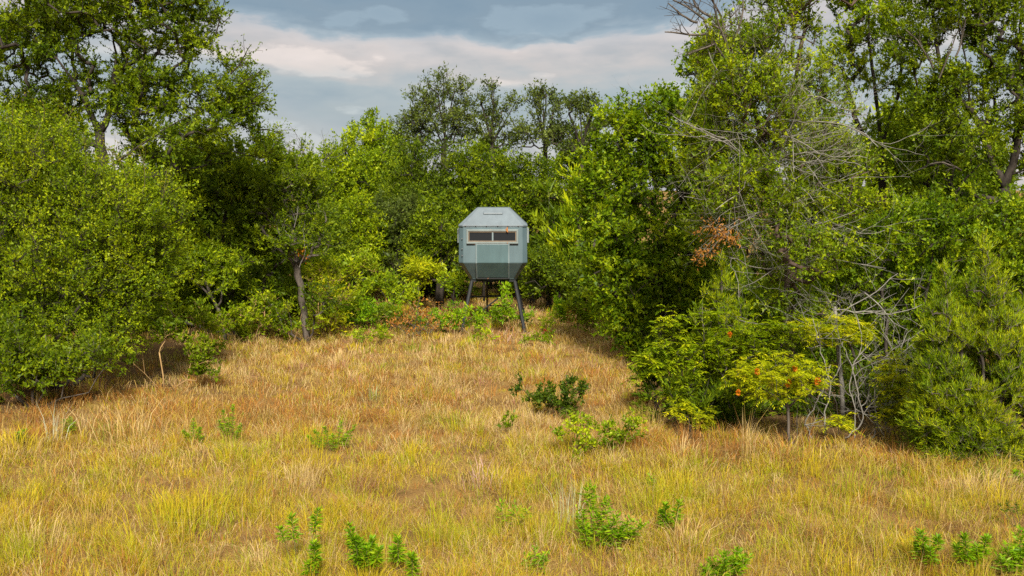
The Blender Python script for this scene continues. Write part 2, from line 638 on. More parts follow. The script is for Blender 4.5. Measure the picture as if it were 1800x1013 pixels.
# ------------------------------------------------------------------ ground
def build_ground():
    xs = np.concatenate([-np.geomspace(500, 22, 14), np.linspace(-21, 21, 106), np.geomspace(22, 500, 14)])
    ys = np.concatenate([-np.geomspace(500, 10, 10), np.linspace(-5, 45, 126), np.geomspace(48, 700, 16)])
    X, Yg = np.meshgrid(xs, ys)
    Z = gz(X, Yg) * np.exp(-np.maximum(0, np.abs(Yg - 20) - 40) / 40)
    a = Acc()
    nx, ny = len(xs), len(ys)
    i = np.arange(ny - 1)[:, None] * nx
    j = np.arange(nx - 1)[None, :]
    Q = np.stack([i + j, i + j + 1, i + nx + j + 1, i + nx + j], -1).reshape(-1, 4)
    a.add(np.stack([X, Yg, Z], -1).reshape(-1, 3), Q)
    m, t, out = new_mat('thatch_and_soil')
    g = N(t, 'ShaderNodeNewGeometry')
    n1 = N(t, 'ShaderNodeTexNoise')
    n1.inputs['Scale'].default_value = 1.3
    n1.inputs['Detail'].default_value = 5
    n2 = N(t, 'ShaderNodeTexNoise')
    n2.inputs['Scale'].default_value = 34
    n2.inputs['Detail'].default_value = 8
    n2.inputs['Roughness'].default_value = 0.75
    for n in (n1, n2):
        t.links.new(g.outputs['Position'], n.inputs['Vector'])
    c1 = ramp(t, n1.outputs['Fac'], [(0.35, (0.20, 0.118, 0.045)), (0.55, (0.30, 0.18, 0.058)), (0.7, (0.30, 0.21, 0.055))])
    c2 = ramp(t, n2.outputs['Fac'], [(0.3, (0.35, 0.33, 0.30)), (0.55, (0.9, 0.9, 0.9)), (0.75, (1.5, 1.45, 1.35))])
    mx = N(t, 'ShaderNodeMix', data_type='RGBA', blend_type='MULTIPLY')
    mx.inputs[0].default_value = 1.0
    t.links.new(c1, mx.inputs[6])
    t.links.new(c2, mx.inputs[7])
    p = N(t, 'ShaderNodeBsdfPrincipled')
    p.inputs['Roughness'].default_value = 1.0
    p.inputs['Specular IOR Level'].default_value = 0.05
    t.links.new(mx.outputs[2], p.inputs['Base Color'])
    b = N(t, 'ShaderNodeBump')
    b.inputs['Strength'].default_value = 0.7
    b.inputs['Distance'].default_value = 0.04
    t.links.new(n2.outputs['Fac'], b.inputs['Height'])
    t.links.new(b.outputs[0], p.inputs['Normal'])
    t.links.new(p.outputs[0], out.inputs[0])
    o = link('ground', a.mesh('ground', smooth=True), m)
    o['kind'] = 'structure'


build_ground()

# grass colours (real, unlit)
PAL = np.array([
    [0.450, 0.310, 0.085],   # 0 straw
    [0.470, 0.365, 0.020],   # 1 gold
    [0.350, 0.360, 0.018],   # 2 yellow green
    [0.390, 0.180, 0.042],   # 3 rust
    [0.560, 0.410, 0.185],   # 4 pale
    [0.170, 0.225, 0.020],   # 5 green
    [0.250, 0.135, 0.045],   # 6 brown
    [0.400, 0.215, 0.135],   # 7 pinkish
])


def blades(acc, B, h, lean, wdt, colr, bend=0.5):
    """B base points, lean = horizontal lean vectors, one curved blade each"""
    n = len(B)
    side = unit(np.stack([-lean[:, 1], lean[:, 0], np.zeros(n)], 1) + rng.normal(size=(n, 3)) * [0.8, 0.8, 0.0] + 1e-4)
    upv = np.array([0, 0, 1.0])
    l3 = np.concatenate([lean, np.zeros((n, 1))], 1)
    h = h[:, None]
    M1 = B + upv * h * 0.55 + l3 * h * 0.30
    Tp = B + upv * h * (1 - 0.35 * np.minimum(1, np.linalg.norm(lean, axis=1))[:, None] * bend) + l3 * h
    w_ = wdt[:, None] * 0.5
    V = np.stack([B - side * w_, B + side * w_, M1 + side * w_ * 0.85, M1 - side * w_ * 0.85, Tp], 1)
    b = np.arange(n)[:, None] * 5
    acc.add(V, b + [0, 1, 2, 3], b + [3, 2, 4], np.repeat(colr, 5, axis=0))


def zone_colours(x, y):
    """mixing weights of the palette over the clearing, by where each kind of grass grows"""
    n = len(x)
    P2 = np.stack([x, y, np.zeros(n)], 1)
    a, b, c = lump(P2, 2.6, 3), lump(P2, 1.3, 4), lump(P2, 5.5, 5)
    W = np.zeros((n, 8))
    near = np.clip((15.6 - y + 0.7 * a) / 2.0, 0, 1)
    left = np.clip((-1.0 - x + 0.8 * c) / 2.0, 0, 1)
    band = np.exp(-((y - 17.2 + 0.25 * x * 0) / 1.7) ** 2) * left            # brown sedge along the left thicket
    rband = np.exp(-((y - 14.3) / 0.9) ** 2) * np.clip((x - 1.5) / 1.5, 0, 1)  # rusty grass below the sumacs
    mid = np.exp(-((y - 19.0) / 2.2) ** 2)
    W[:, 0] = 0.8 + 0.8 * a
    W[:, 1] = near * (2.4 + 1.0 * b) + 0.55
    W[:, 2] = near * (2.1 + 1.3 * a + 0.6 * c) + 0.45 + 0.4 * c
    W[:, 3] = 0.30 + 4.2 * band + 4.6 * rband + 0.8 * b - 0.4 * a + 0.3 * mid
    W[:, 4] = 0.75 - 0.5 * b + 0.5 * (y > 22)
    W[:, 5] = 0.12 + 0.25 * c - 0.1 * b
    W[:, 6] = 0.20 + 1.5 * band + 0.6 * rband + 0.35 * mid + 0.4 * c
    W[:, 7] = 0.08 + 0.3 * np.clip(b - 0.4, 0, 1)
    for k in (0, 3, 4, 6):
        W[:, k] *= 1 - 0.4 * near
    W = np.clip(W, 0.01, None)
    return W / W.sum(1, keepdims=True)


def pick(Wt, x, y):
    cs = np.cumsum(Wt, 1)
    v = lump(np.stack([x, y, np.zeros(len(x))], 1), 0.75, 17)
    u = 1 / (1 + np.exp(-2.6 * v))                                     # neighbouring tufts share their kind
    u = np.where(rng.random(len(x)) < 0.35, rng.random(len(x)), u)
    return (u[:, None] > cs).sum(1).clip(0, 7)


def inside(x, y, poly):
    r = np.zeros(len(x), bool)
    n = len(poly)
    for k in range(n):
        (x1, y1), (x2, y2) = poly[k], poly[(k + 1) % n]
        c = (y1 > y) != (y2 > y)
        with np.errstate(divide='ignore', invalid='ignore'):
            r ^= c & (x < (x2 - x1) * (y - y1) / (y2 - y1 + 1e-12) + x1)
    return r


def poly_px(pts, far):
    return [tuple(ground(px, py)[:2]) for px, py in pts] + far


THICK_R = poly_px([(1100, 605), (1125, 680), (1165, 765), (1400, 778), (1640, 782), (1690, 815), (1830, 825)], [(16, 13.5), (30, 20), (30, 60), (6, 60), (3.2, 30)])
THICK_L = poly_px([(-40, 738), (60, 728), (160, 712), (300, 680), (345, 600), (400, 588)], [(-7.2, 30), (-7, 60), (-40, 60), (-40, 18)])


def build_litter():
    m, t, out = new_mat('fallen_leaf_litter')
    g = N(t, 'ShaderNodeNewGeometry')
    n = N(t, 'ShaderNodeTexNoise')
    n.inputs['Scale'].default_value = 26
    n.inputs['Detail'].default_value = 8
    n.inputs['Roughness'].default_value = 0.8
    t.links.new(g.outputs['Position'], n.inputs['Vector'])
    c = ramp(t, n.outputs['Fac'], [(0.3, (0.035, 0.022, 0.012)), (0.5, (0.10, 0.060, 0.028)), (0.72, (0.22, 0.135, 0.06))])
    p = N(t, 'ShaderNodeBsdfDiffuse')
    t.links.new(c, p.inputs[0])
    t.links.new(p.outputs[0], out.inputs[0])
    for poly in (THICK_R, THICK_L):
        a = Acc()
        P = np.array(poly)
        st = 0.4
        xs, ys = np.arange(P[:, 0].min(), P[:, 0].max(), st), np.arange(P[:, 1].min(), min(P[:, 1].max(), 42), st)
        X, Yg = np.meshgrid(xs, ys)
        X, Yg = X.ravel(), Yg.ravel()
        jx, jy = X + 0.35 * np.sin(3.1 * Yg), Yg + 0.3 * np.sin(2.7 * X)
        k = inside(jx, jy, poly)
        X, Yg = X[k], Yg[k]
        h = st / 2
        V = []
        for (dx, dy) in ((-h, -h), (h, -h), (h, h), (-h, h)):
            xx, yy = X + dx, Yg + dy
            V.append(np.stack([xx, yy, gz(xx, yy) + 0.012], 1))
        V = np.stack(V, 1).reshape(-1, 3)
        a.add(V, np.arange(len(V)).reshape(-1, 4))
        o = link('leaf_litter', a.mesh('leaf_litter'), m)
        o['kind'] = 'structure'


build_litter()


def build_grass():
    acc = Acc()
    for (y0, y1, dens, nb, wd, hs) in ((9.2, 13.0, 52, 26, 0.0046, 1.0), (13.0, 17.0, 42, 24, 0.0060, 0.95), (17.0, 23.0, 28, 20, 0.0085, 0.85),
                                       (23.0, 30.0, 16, 16, 0.012, 0.8), (30.0, 37.0, 7, 12, 0.019, 0.9)):
        hw = 0.56 * y1 + 1.0
        n = int((y1 - y0) * 2 * hw * dens)
        y = rng.uniform(y0, y1, n)
        x = rng.uniform(-1, 1, n) * (0.56 * y + 0.8)
        P2 = np.stack([x, y, np.zeros(n)], 1)
        thin = lump(P2, 0.9, 8) + 0.5 * lump(P2, 3.0, 9)
        keep = rng.random(n) < np.clip(0.90 + 0.40 * thin, 0.45, 1)
        keep &= ~(inside(x, y, THICK_R) & (rng.random(n) > 0.28)) & ~(inside(x, y, THICK_L) & (rng.random(n) > 0.30))
        x, y, thin = x[keep], y[keep], thin[keep]
        n = len(x)
        kind = pick(zone_colours(x, y), x, y)
        th = (0.125 + 0.085 * np.clip(thin, -0.7, 1.4) + rng.gamma(1.6, 0.030, n)) * hs
        th *= np.array([1, 0.95, 0.9, 1.05, 1.1, 0.8, 0.8, 1.1])[kind]
        sx = rng.uniform(0.035, 0.125, n)
        tlean = rng.normal(size=(n, 2)) * 0.22
        i = np.repeat(np.arange(n), nb)
        m = len(i)
        off = rng.normal(size=(m, 2)) * sx[i][:, None]
        B = np.stack([x[i] + off[:, 0], y[i] + off[:, 1], np.zeros(m)], 1)
        B[:, 2] = gz(B[:, 0], B[:, 1]) - 0.01
        lean = tlean[i] + off / sx[i][:, None] * 0.30 + rng.normal(size=(m, 2)) * 0.24
        h = th[i] * rng.uniform(0.45, 1.25, m)
        c = PAL[kind][i] * rng.uniform(0.82, 1.18, (m, 1)) * (1 + rng.normal(size=(m, 3)) * 0.06)
        alt = rng.random(m) < 0.22                                    # a dry or green blade among the others
        c[alt] = PAL[rng.choice([0, 1, 2, 4, 3], alt.sum(), p=[.28, .28, .22, .13, .09])] * rng.uniform(0.75, 1.15, (alt.sum(), 1))
        blades(acc, B, h, lean, wd * rng.uniform(0.6, 1.3, m), np.clip(c, 0.01, 0.8), 0.7)
        # separate taller tussocks with their own colour
        tn = int((y1 - y0) * 2 * hw * (3.2 if y0 < 17 else 2.0))
        ty = rng.uniform(y0, y1, tn)
        tx = rng.uniform(-1, 1, tn) * (0.56 * ty + 0.8)
        q = lump(np.stack([tx, ty, np.zeros(tn)], 1), 2.2, 23)
        kp = (rng.random(tn) < np.clip(0.45 + 0.6 * q, 0.04, 1)) & ~inside(tx, ty, THICK_R)
        tx, ty = tx[kp], ty[kp]
        tn = len(tx)
        tk = pick(zone_colours(tx, ty), tx, ty)
        tr_ = rng.uniform(0.06, 0.19, tn)
        tb = 66 if y0 < 17 else 36
        i = np.repeat(np.arange(tn), tb)
        m = len(i)
        off = rng.normal(size=(m, 2)) * tr_[i][:, None]
        B = np.stack([tx[i] + off[:, 0], ty[i] + off[:, 1], np.zeros(m)], 1)
        B[:, 2] = gz(B[:, 0], B[:, 1]) - 0.01
        hh = rng.uniform(0.24, 0.46, tn) * hs
        cc = PAL[tk] * rng.uniform(0.8, 1.2, (tn, 1))
        blades(acc, B, hh[i] * rng.uniform(0.5, 1.15, m), off / tr_[i][:, None] * 0.34 + rng.normal(size=(m, 2)) * 0.16,
               wd * rng.uniform(0.7, 1.3, m), np.clip(cc[i] * rng.uniform(0.85, 1.15, (m, 1)), 0.01, 0.8), 0.8)
        # flattened, matted straw
        k = int(n * 3.0)
        j = rng.integers(0, n, k)
        B = np.stack([x[j] + rng.normal(0, .2, k), y[j] + rng.normal(0, .2, k), np.zeros(k)], 1)
        B[:, 2] = gz(B[:, 0], B[:, 1]) + 0.02
        blades(acc, B, rng.uniform(0.12, 0.30, k), unit(rng.normal(size=(k, 2))) * rng.uniform(0.9, 2.0, (k, 1)),
               wd * rng.uniform(0.8, 1.3, k), PAL[rng.choice([0, 4, 3, 6], k)] * rng.uniform(0.7, 1.1, (k, 1)), 1.6)
        # sparse tall seed stalks
        k = int(n * 0.32)
        j = rng.integers(0, n, k)
        B = np.stack([x[j] + rng.normal(0, .1, k), y[j] + rng.normal(0, .1, k), np.zeros(k)], 1)
        B[:, 2] = gz(B[:, 0], B[:, 1])
        blades(acc, B, rng.uniform(0.22, 0.46, k), rng.normal(size=(k, 2)) * 0.30, wd * rng.uniform(0.55, 0.9, k),
               PAL[rng.choice([0, 4, 7], k, p=[.4, .45, .15])] * rng.uniform(0.85, 1.2, (k, 1)), 0.4)
    o = link('grass', acc.mesh('grass', attr='col'), GRASS)
    o['kind'] = 'stuff'
    o['label'] = 'dry straw yellow and rusty grass covering the clearing'
    o['category'] = 'grass'


build_grass()


# ------------------------------------------------------------------ the elevated hunting blind
def paint_mat(name, base, rough=0.45, streak=0.25, rust=0.0, metal=0.0):
    m, t, out = new_mat(name)
    tc = N(t, 'ShaderNodeTexCoord')
    mp = N(t, 'ShaderNodeMapping')
    mp.inputs['Scale'].default_value = (6.0, 6.0, 1.2)
    t.links.new(tc.outputs['Object'], mp.inputs[0])
    n = N(t, 'ShaderNodeTexNoise')
    n.inputs['Scale'].default_value = 1.0
    n.inputs['Detail'].default_value = 6
    t.links.new(mp.outputs[0], n.inputs['Vector'])
    n3 = N(t, 'ShaderNodeTexNoise')
    n3.inputs['Scale'].default_value = 2.2
    n3.inputs['Detail'].default_value = 4
    t.links.new(tc.outputs['Object'], n3.inputs['Vector'])
    d = tuple(v * (1 - streak) for v in base)
    b = tuple(min(1, v * (1 + streak)) for v in base)
    f = M(t, 'ADD', M(t, 'MULTIPLY', n.outputs['Fac'], 0.6), M(t, 'MULTIPLY', n3.outputs['Fac'], 0.4))
    col = ramp(t, f, [(0.32, d), (0.68, b)])
    if rust > 0:
        n2 = N(t, 'ShaderNodeTexNoise')
        n2.inputs['Scale'].default_value = 9.0
        n2.inputs['Detail'].default_value = 8
        t.links.new(tc.outputs['Object'], n2.inputs['Vector'])
        k = ramp(t, n2.outputs['Fac'], [(0.72 - rust * 0.25, (0, 0, 0)), (0.76 - rust * 0.2, (1, 1, 1))])
        mx = N(t, 'ShaderNodeMix', data_type='RGBA')
        t.links.new(k, mx.inputs[0])
        t.links.new(col, mx.inputs[6])
        mx.inputs[7].default_value = (0.30, 0.12, 0.04, 1)
        col = mx.outputs[2]
    p = N(t, 'ShaderNodeBsdfPrincipled')
    p.inputs['Roughness'].default_value = rough
    p.inputs['Metallic'].default_value = metal
    t.links.new(col, p.inputs['Base Color'])
    bp = N(t, 'ShaderNodeBump')
    bp.inputs['Strength'].default_value = 0.12
    bp.inputs['Distance'].default_value = 0.02
    t.links.new(n3.outputs['Fac'], bp.inputs['Height'])
    t.links.new(bp.outputs[0], p.inputs['Normal'])
    t.links.new(p.outputs[0], out.inputs[0])
    return m


def build_blind():
    YF = 27.05                                   # front face
    YC = 28.0
    X0 = at(866.5, 480, YF)[0]

    def z(py, Y=YF):
        return at(866, py, Y)[2]
    base = np.array([X0, YC, gz(X0, YC)])
    root = thing('hunting_blind', 'pale blue green hunting blind on black legs in front of the far trees', 'hunting blind', base)
    shell = paint_mat('blind_fibreglass', (0.085, 0.127, 0.139), 0.42, 0.16)
    roofm = paint_mat('blind_roof_fibreglass', (0.120, 0.148, 0.164), 0.5, 0.14)
    trim = paint_mat('blind_trim', (0.16, 0.205, 0.21), 0.5, 0.15)
    framem = paint_mat('window_frame_paint', (0.16, 0.19, 0.18), 0.5, 0.2, 0.25)
    tan = paint_mat('window_sash_tan', (0.17, 0.125, 0.08), 0.6, 0.25, 0.25)
    black = paint_mat('black_steel', (0.008, 0.009, 0.010), 0.75, 0.3, 0.12)
    glass, t, out = new_mat('dark_window_glass')
    p = N(t, 'ShaderNodeBsdfPrincipled')
    p.inputs['Base Color'].default_value = (0.012, 0.014, 0.016, 1)
    p.inputs['Roughness'].default_value = 0.35
    p.inputs['Specular IOR Level'].default_value = 0.25
    t.links.new(p.outputs[0], out.inputs[0])
    bolt_m = paint_mat('bolt_steel', (0.16, 0.16, 0.16), 0.4, 0.2, 0.2, 0.6)

    def ring(zz, hw, c, hy=None):
        hy = hy or hw
        o = [(-hw + c, -hy), (hw - c, -hy), (hw, -hy + c), (hw, hy - c), (hw - c, hy), (-hw + c, hy), (-hw, hy - c), (-hw, -hy + c)]
        return np.array([[X0 + a, YC + b, zz] for a, b in o])

    def loft(acc, rings, cap0=True, cap1=True):
        V = np.concatenate(rings)
        Q = []
        for r in range(len(rings) - 1):
            for k in range(8):
                a, b = r * 8 + k, r * 8 + (k + 1) % 8
                Q.append([a, b, b + 8, a + 8])
        T = []
        for flag, r, s in ((cap0, 0, -1), (cap1, len(rings) - 1, 1)):
            if flag:
                for k in range(1, 7):
                    tri = [r * 8, r * 8 + k, r * 8 + k + 1]
                    T.append(tri if s > 0 else tri[::-1])
        acc.add(V, Q, T)

    def part(name, acc, mat, parent=root, bevel=0.0, ori=None):
        o = link(name, acc.mesh(name, base), mat, parent)
        if bevel:
            md = o.modifiers.new('bevel', 'BEVEL')
            md.width = bevel
            md.segments = 2
            md.limit_method = 'ANGLE'
        return o
    zb, zm, zs = z(491.5, 27.48), z(462), z(399)
    zt = z(365.5, 27.55)
    a = Acc()
    loft(a, [ring(zb, 0.66, 0.10, 0.53), ring(zb + 0.035, 0.675, 0.10, 0.55), ring(zm - 0.01, 0.937, 0.13), ring(zm + 0.02, 0.94, 0.13), ring(zs, 0.925, 0.12)])
    cab = part('cabin', a, shell, bevel=0.012)
    a = Acc()
    loft(a, [ring(zs + 0.002, 0.945, 0.12), ring(zs + 0.05, 0.945, 0.12), ring(zs + 0.055, 0.925, 0.12), ring(zt - 0.012, 0.47, 0.07), ring(zt, 0.45, 0.07)])
    roof = part('roof', a, roofm, bevel=0.01)
    # moulded rib on the front slope of the roof
    fr = (z(375, 27.4) - zs) / (zt - zs)
    s0, s1 = np.array([YC - 0.925, zs + 0.055]), np.array([YC - 0.47, zt - 0.012])
    sl = unit(s1 - s0)
    ang = math.atan2(sl[1], sl[0])
    rot = np.array([[1, 0, 0], [0, math.cos(ang), -math.sin(ang)], [0, math.sin(ang), math.cos(ang)]])
    cpt = s0 + (s1 - s0) * 0.70
    a = Acc()
    a.box((X0 - 0.0, cpt[0] - 0.01, cpt[1] + 0.01), (0.54, 0.11, 0.05), rot)
    part('roof_rib', a, roofm, roof, bevel=0.02)
    a0 = Acc()
    a0.tube([(0, 0, 0), (0, -0.012, 0)], 0.017, 8)
    bme = a0.mesh('bolt')
    bme.materials.append(bolt_m)
    for px in (818, 836, 855, 875, 893, 911):
        link('bolt', bme, None, roof, (at(px, 396, YF)[0] - X0, -0.946, zs + 0.026 - base[2]))
    for py in (420, 438, 450):
        link('bolt', bme, None, cab, (-0.84, -0.936, z(py) - base[2]))
    # raised centre panel that follows the bend of the cabin
    xl, xr = at(838, 440, YF)[0], at(893.5, 440, YF)[0]
    ztop = z(429)
    zlow = z(488, 27.42)

    def yf(zz, off):                              # the front surface of the cabin at this height
        if zz >= zm:
            k = (zz - zm) / (zs - zm)
            hw = 0.94 - 0.015 * k
        else:
            k = (zz - zb) / (zm - zb)
            hw = 0.55 + 0.387 * max(0, (zz - zb - 0.035)) / (zm - 0.01 - zb - 0.035)
        return YC - hw - off
    a = Acc()
    prof = [(ztop, 0.05), (zm, 0.05), (zlow, 0.05)]
    V = []
    for zz, off in prof:
        for xx in (xl, xr):
            V += [(xx, yf(zz, off), zz), (xx, yf(zz, -0.02), zz)]
    Q = []
    for r in range(2):
        b = r * 4
        Q += [[b, b + 4, b + 6, b + 2], [b + 1, b + 5, b + 4, b], [b + 2, b + 6, b + 7, b + 3]]
    Q += [[0, 2, 3, 1], [8, 9, 11, 10]]
    a.add(V, Q)
    pan = part('front_panel', a, paint_mat('panel_fibreglass', (0.067, 0.114, 0.120), 0.4, 0.18), bevel=0.01)
    for xx in (xl - 0.012, xr + 0.012):
        a = Acc()
        a.tube([(xx, yf(zz, 0.04), zz) for zz in (ztop + 0.02, zm, zlow)], 0.024, 6)
        part('rib', a, trim, pan)
    a = Acc()
    a.box(((xl + xr) / 2, yf(zlow, 0.03), zlow - 0.022), (xr - xl + 0.04, 0.05, 0.03))
    part('drip_edge', a, black, pan)
    # window
    wl, wr = at(820, 414, YF)[0], at(911, 414, YF)[0]
    wt, wb = z(403.5), z(428.5)
    yw = YC - 0.94
    a = Acc()
    bw = 0.05
    for (xa, xb, za, zb_) in ((wl, wr, wt - bw, wt), (wl, wr, wb, wb + bw), (wl, wl + bw, wb + bw + .001, wt - bw - .001), (wr - bw, wr, wb + bw + .001, wt - bw - .001)):
        a.box(((xa + xb) / 2, yw - 0.018, (za + zb_) / 2), (xb - xa, 0.07, zb_ - za))
    win = part('window', a, framem, bevel=0.006)
    a = Acc()
    il, ir, it, ib = wl + bw + .002, wr - bw - .002, wt - bw - .002, wb + bw + .002
    tw = 0.027
    for (xa, xb, za, zb_) in ((il, ir, it - tw, it), (il, ir, ib, ib + tw), (il, il + tw, ib + tw + .001, it - tw - .001), (ir - tw, ir, ib + tw + .001, it - tw - .001)):
        a.box(((xa + xb) / 2, yw - 0.01, (za + zb_) / 2), (xb - xa, 0.05, zb_ - za))
    part('sash', a, tan, win, bevel=0.004)
    xm = at(866, 414, YF)[0]
    a = Acc()
    a.box((xm, yw - 0.01, (it + ib) / 2), (0.04, 0.045, it - ib - 2 * tw - .004))
    part('mullion', a, trim, win)
    for xa, xb in ((il + tw + .002, xm - 0.022), (xm + 0.022, ir - tw - .002)):
        a = Acc()
        a.box(((xa + xb) / 2, yw - 0.004, (it + ib) / 2), (xb - xa, 0.01, it - ib - 2 * tw - .004))
        part('pane', a, glass, win)
    for xa, xb in ((wl, wl + 0.22), (wr - 0.24, wr)):  # black strips modelled as the shadow lines under the window ends
        a = Acc()
        a.box(((xa + xb) / 2, yw - 0.006, wb - 0.016), (xb - xa, 0.04, 0.026))
        part('shadow_strip', a, black, win)
    a = Acc()
    for k in range(9):
        c = np.array([at(892 + rng.normal(0, 1.6), 0, YF)[0], yw - 0.054 - 0.003 * k, z(404.0 + rng.normal(0, 1.4))])
        a.box(c, (0.03, 0.008, rng.uniform(0.02, 0.06)))
    part('rust_patch', a, paint_mat('rust_flakes', (0.34, 0.14, 0.04), 0.9, 0.3), win)
    # side windows
    for s in (-1, 1):
        a = Acc()
        xs = X0 + s * 0.955
        for (ya, yb, za, zz_) in ((-0.55, 0.55, wt - bw, wt), (-0.55, 0.55, wb, wb + bw), (-0.55, -0.5, wb + bw + .001, wt - bw - .001), (0.5, 0.55, wb + bw + .001, wt - bw - .001)):
            a.box((xs, YC + (ya + yb) / 2, (za + zz_) / 2), (0.06, yb - ya, zz_ - za))
        sw = part('side_window', a, framem, bevel=0.005)
        a = Acc()
        a.box((X0 + s * 0.938, YC, (wt + wb) / 2), (0.02, 0.99, wt - wb - 2 * bw - .004))
        part('pane', a, glass, sw)
    # bottom frame, legs, ladder, brace
    a = Acc()
    for (cx, cy, sx, sy) in ((0, -0.48, 1.24, 0.05), (0, 0.48, 1.24, 0.05), (-0.595, 0, 0.05, 0.90), (0.595, 0, 0.05, 0.90)):
        a.box((X0 + cx, YC + cy, zb - 0.032), (sx, sy, 0.06))
    part('base_frame', a, black)
    feet = {(-1, -1): ground(812, 584), (1, -1): ground(922.5, 584), (-1, 1): None, (1, 1): None}
    feet[(-1, 1)] = np.array([X0 - 0.92, YC + 1.05, 0])
    feet[(1, 1)] = np.array([X0 + 0.92, YC + 1.05, 0])
    for (sx, sy), ft in feet.items():
        top = np.array([X0 + sx * 0.60, YC + sy * 0.48, zb - 0.03])
        ft = np.array([ft[0], ft[1], gz(ft[0], ft[1])])
        a = Acc()
        a.tube([top + [0, 0, -0.03], top * 0.5 + ft * 0.5, ft], [0.05, 0.05, 0.05], 8)
        lg = part('leg', a, black)
        a = Acc()
        a.box(ft + [0, 0, 0.012], (0.17, 0.17, 0.022))
        part('foot_plate', a, black, lg)
    a = Acc()
    for (p1, p2) in (((-1, 1), (1, 1)), ((-1, -1), (-1, 1)), ((1, -1), (1, 1))):
        f1, f2 = feet[p1], feet[p2]
        t1 = np.array([X0 + p1[0] * 0.60, YC + p1[1] * 0.48, zb])
        t2 = np.array([X0 + p2[0] * 0.60, YC + p2[1] * 0.48, zb])
        q1, q2 = t1 * 0.55 + f1 * 0.45, t2 * 0.55 + f2 * 0.45
        a.tube([q1, q2], 0.02, 6)
    part('cross_bar', a, black)
    lad = Acc()
    lxl, lxr = at(856, 520, 28.6)[0], at(886, 520, 28.6)[0]
    for xx in (lxl, lxr):
        lad.tube([(xx, YC + 0.45, zb - 0.02), (xx, YC + 0.85, 0.02)], 0.026, 6)
    ld = part('ladder', lad, black)
    for k in range(4):
        f = (k + 0.9) / 4.6
        a = Acc()
        a.tube([(lxl, YC + 0.45 + 0.4 * f, (zb) * (1 - f)), (lxr, YC + 0.45 + 0.4 * f, zb * (1 - f))], 0.018, 6)
        part('rung', a, black, ld)
    a = Acc()
    a.tube([at(884, 518, 28.3), at(832, 558, 27.5), at(816, 572, 27.3)], 0.022, 6)
    part('brace', a, black)


build_blind()

# ------------------------------------------------------------------ left side trees
SKYW = {}


def bare_top(specs, r=0.02, lv=2, leaf=None, L=0.055, W=0.03, name='dead_branch', mat=None, per=3):
    """bare twigs that stick out of a crown; specs: (px, py, px2, py2, Y)"""
    def f(root, b0):
        for (x1, y1, x2, y2, Y) in specs:
            acc, lf = Acc(), Acc()
            lp = [] if leaf else None
            p, q = at(x1, y1, Y), at(x2, y2, Y - 0.1)
            bare(acc, p, q - p, np.linalg.norm(q - p), r, lv, 0.3, 0.02, 4, 4, lp)
            br = link(name, acc.mesh(name, b0, smooth=True), mat or BARK_GREY, root)
            if leaf:
                pts = np.concatenate(lp)
                pts = np.repeat(pts, per, axis=0) + rng.normal(size=(len(pts) * per, 3)) * 0.03
                lf.leaves(pts, rnd_unit(len(pts)), L, W, rng.uniform(0.2, 0.7, len(pts)), tri=True)
                sp = link('foliage', lf.mesh('foliage', b0, attr='tint'), LM[leaf], br)
                sp['kind'] = 'stuff'
    return f


tree('live_oak', 'tall live oak with forked dark trunk rising above the left thicket', 'tree', 23.0, (182, 640),
     [[(182, 640), (184, 450), (178, 300), (176, 232)],
      [(176, 236), (158, 190), (138, 150, -0.2), (110, 110, -0.4), (60, 70, -0.5)],
      [(177, 236), (196, 190), (204, 150, 0.2), (200, 60, 0.3), (215, -60, 0.3)],
      [(180, 300), (230, 268, -0.3), (285, 228, -0.6), (340, 205, -0.8), (380, 170, -0.9)],
      [(180, 330), (300, 300, 0.4), (400, 290, 0.8), (450, 260, 1.0)],
      [(138, 150), (120, 60, 0.4), (100, -60, 0.6)]],
     [(40, 40, 120, 90, 0, 1.2), (170, 20, 110, 70), (300, 30, 85, 70), (120, -90, 190, 90), (300, -60, 100, 70), (385, 150, 62, 58),
      (310, 155, 70, 45), (395, 235, 75, 45), (290, 265, 80, 40), (60, 190, 80, 80), (130, 120, 60, 55), (205, 190, 45, 40), (255, 170, 50, 50), (110, 225, 55, 40), (230, 60, 60, 50), (225, 130, 60, 40, 0.6, 0.6), (430, 190, 42, 42), (440, 250, 55, 30), (335, 95, 40, 40, 0, 0.7)],
     'oak', 0.060, 0.036, lai=2.9, lpt=18, gap=-0.42, gap_s=1.1, r_base=0.15, seed=21, twl=0.36,
     extra=bare_top([(405, 130, 462, 95, 22.6), (420, 150, 480, 120, 22.6), (430, 190, 482, 150, 22.6), (380, 60, 397, -10, 22.6), (450, 230, 505, 215, 23)],
                    0.018, 2, 'oak', 0.06, 0.032, name='bare_branch', mat=BARK, per=2))

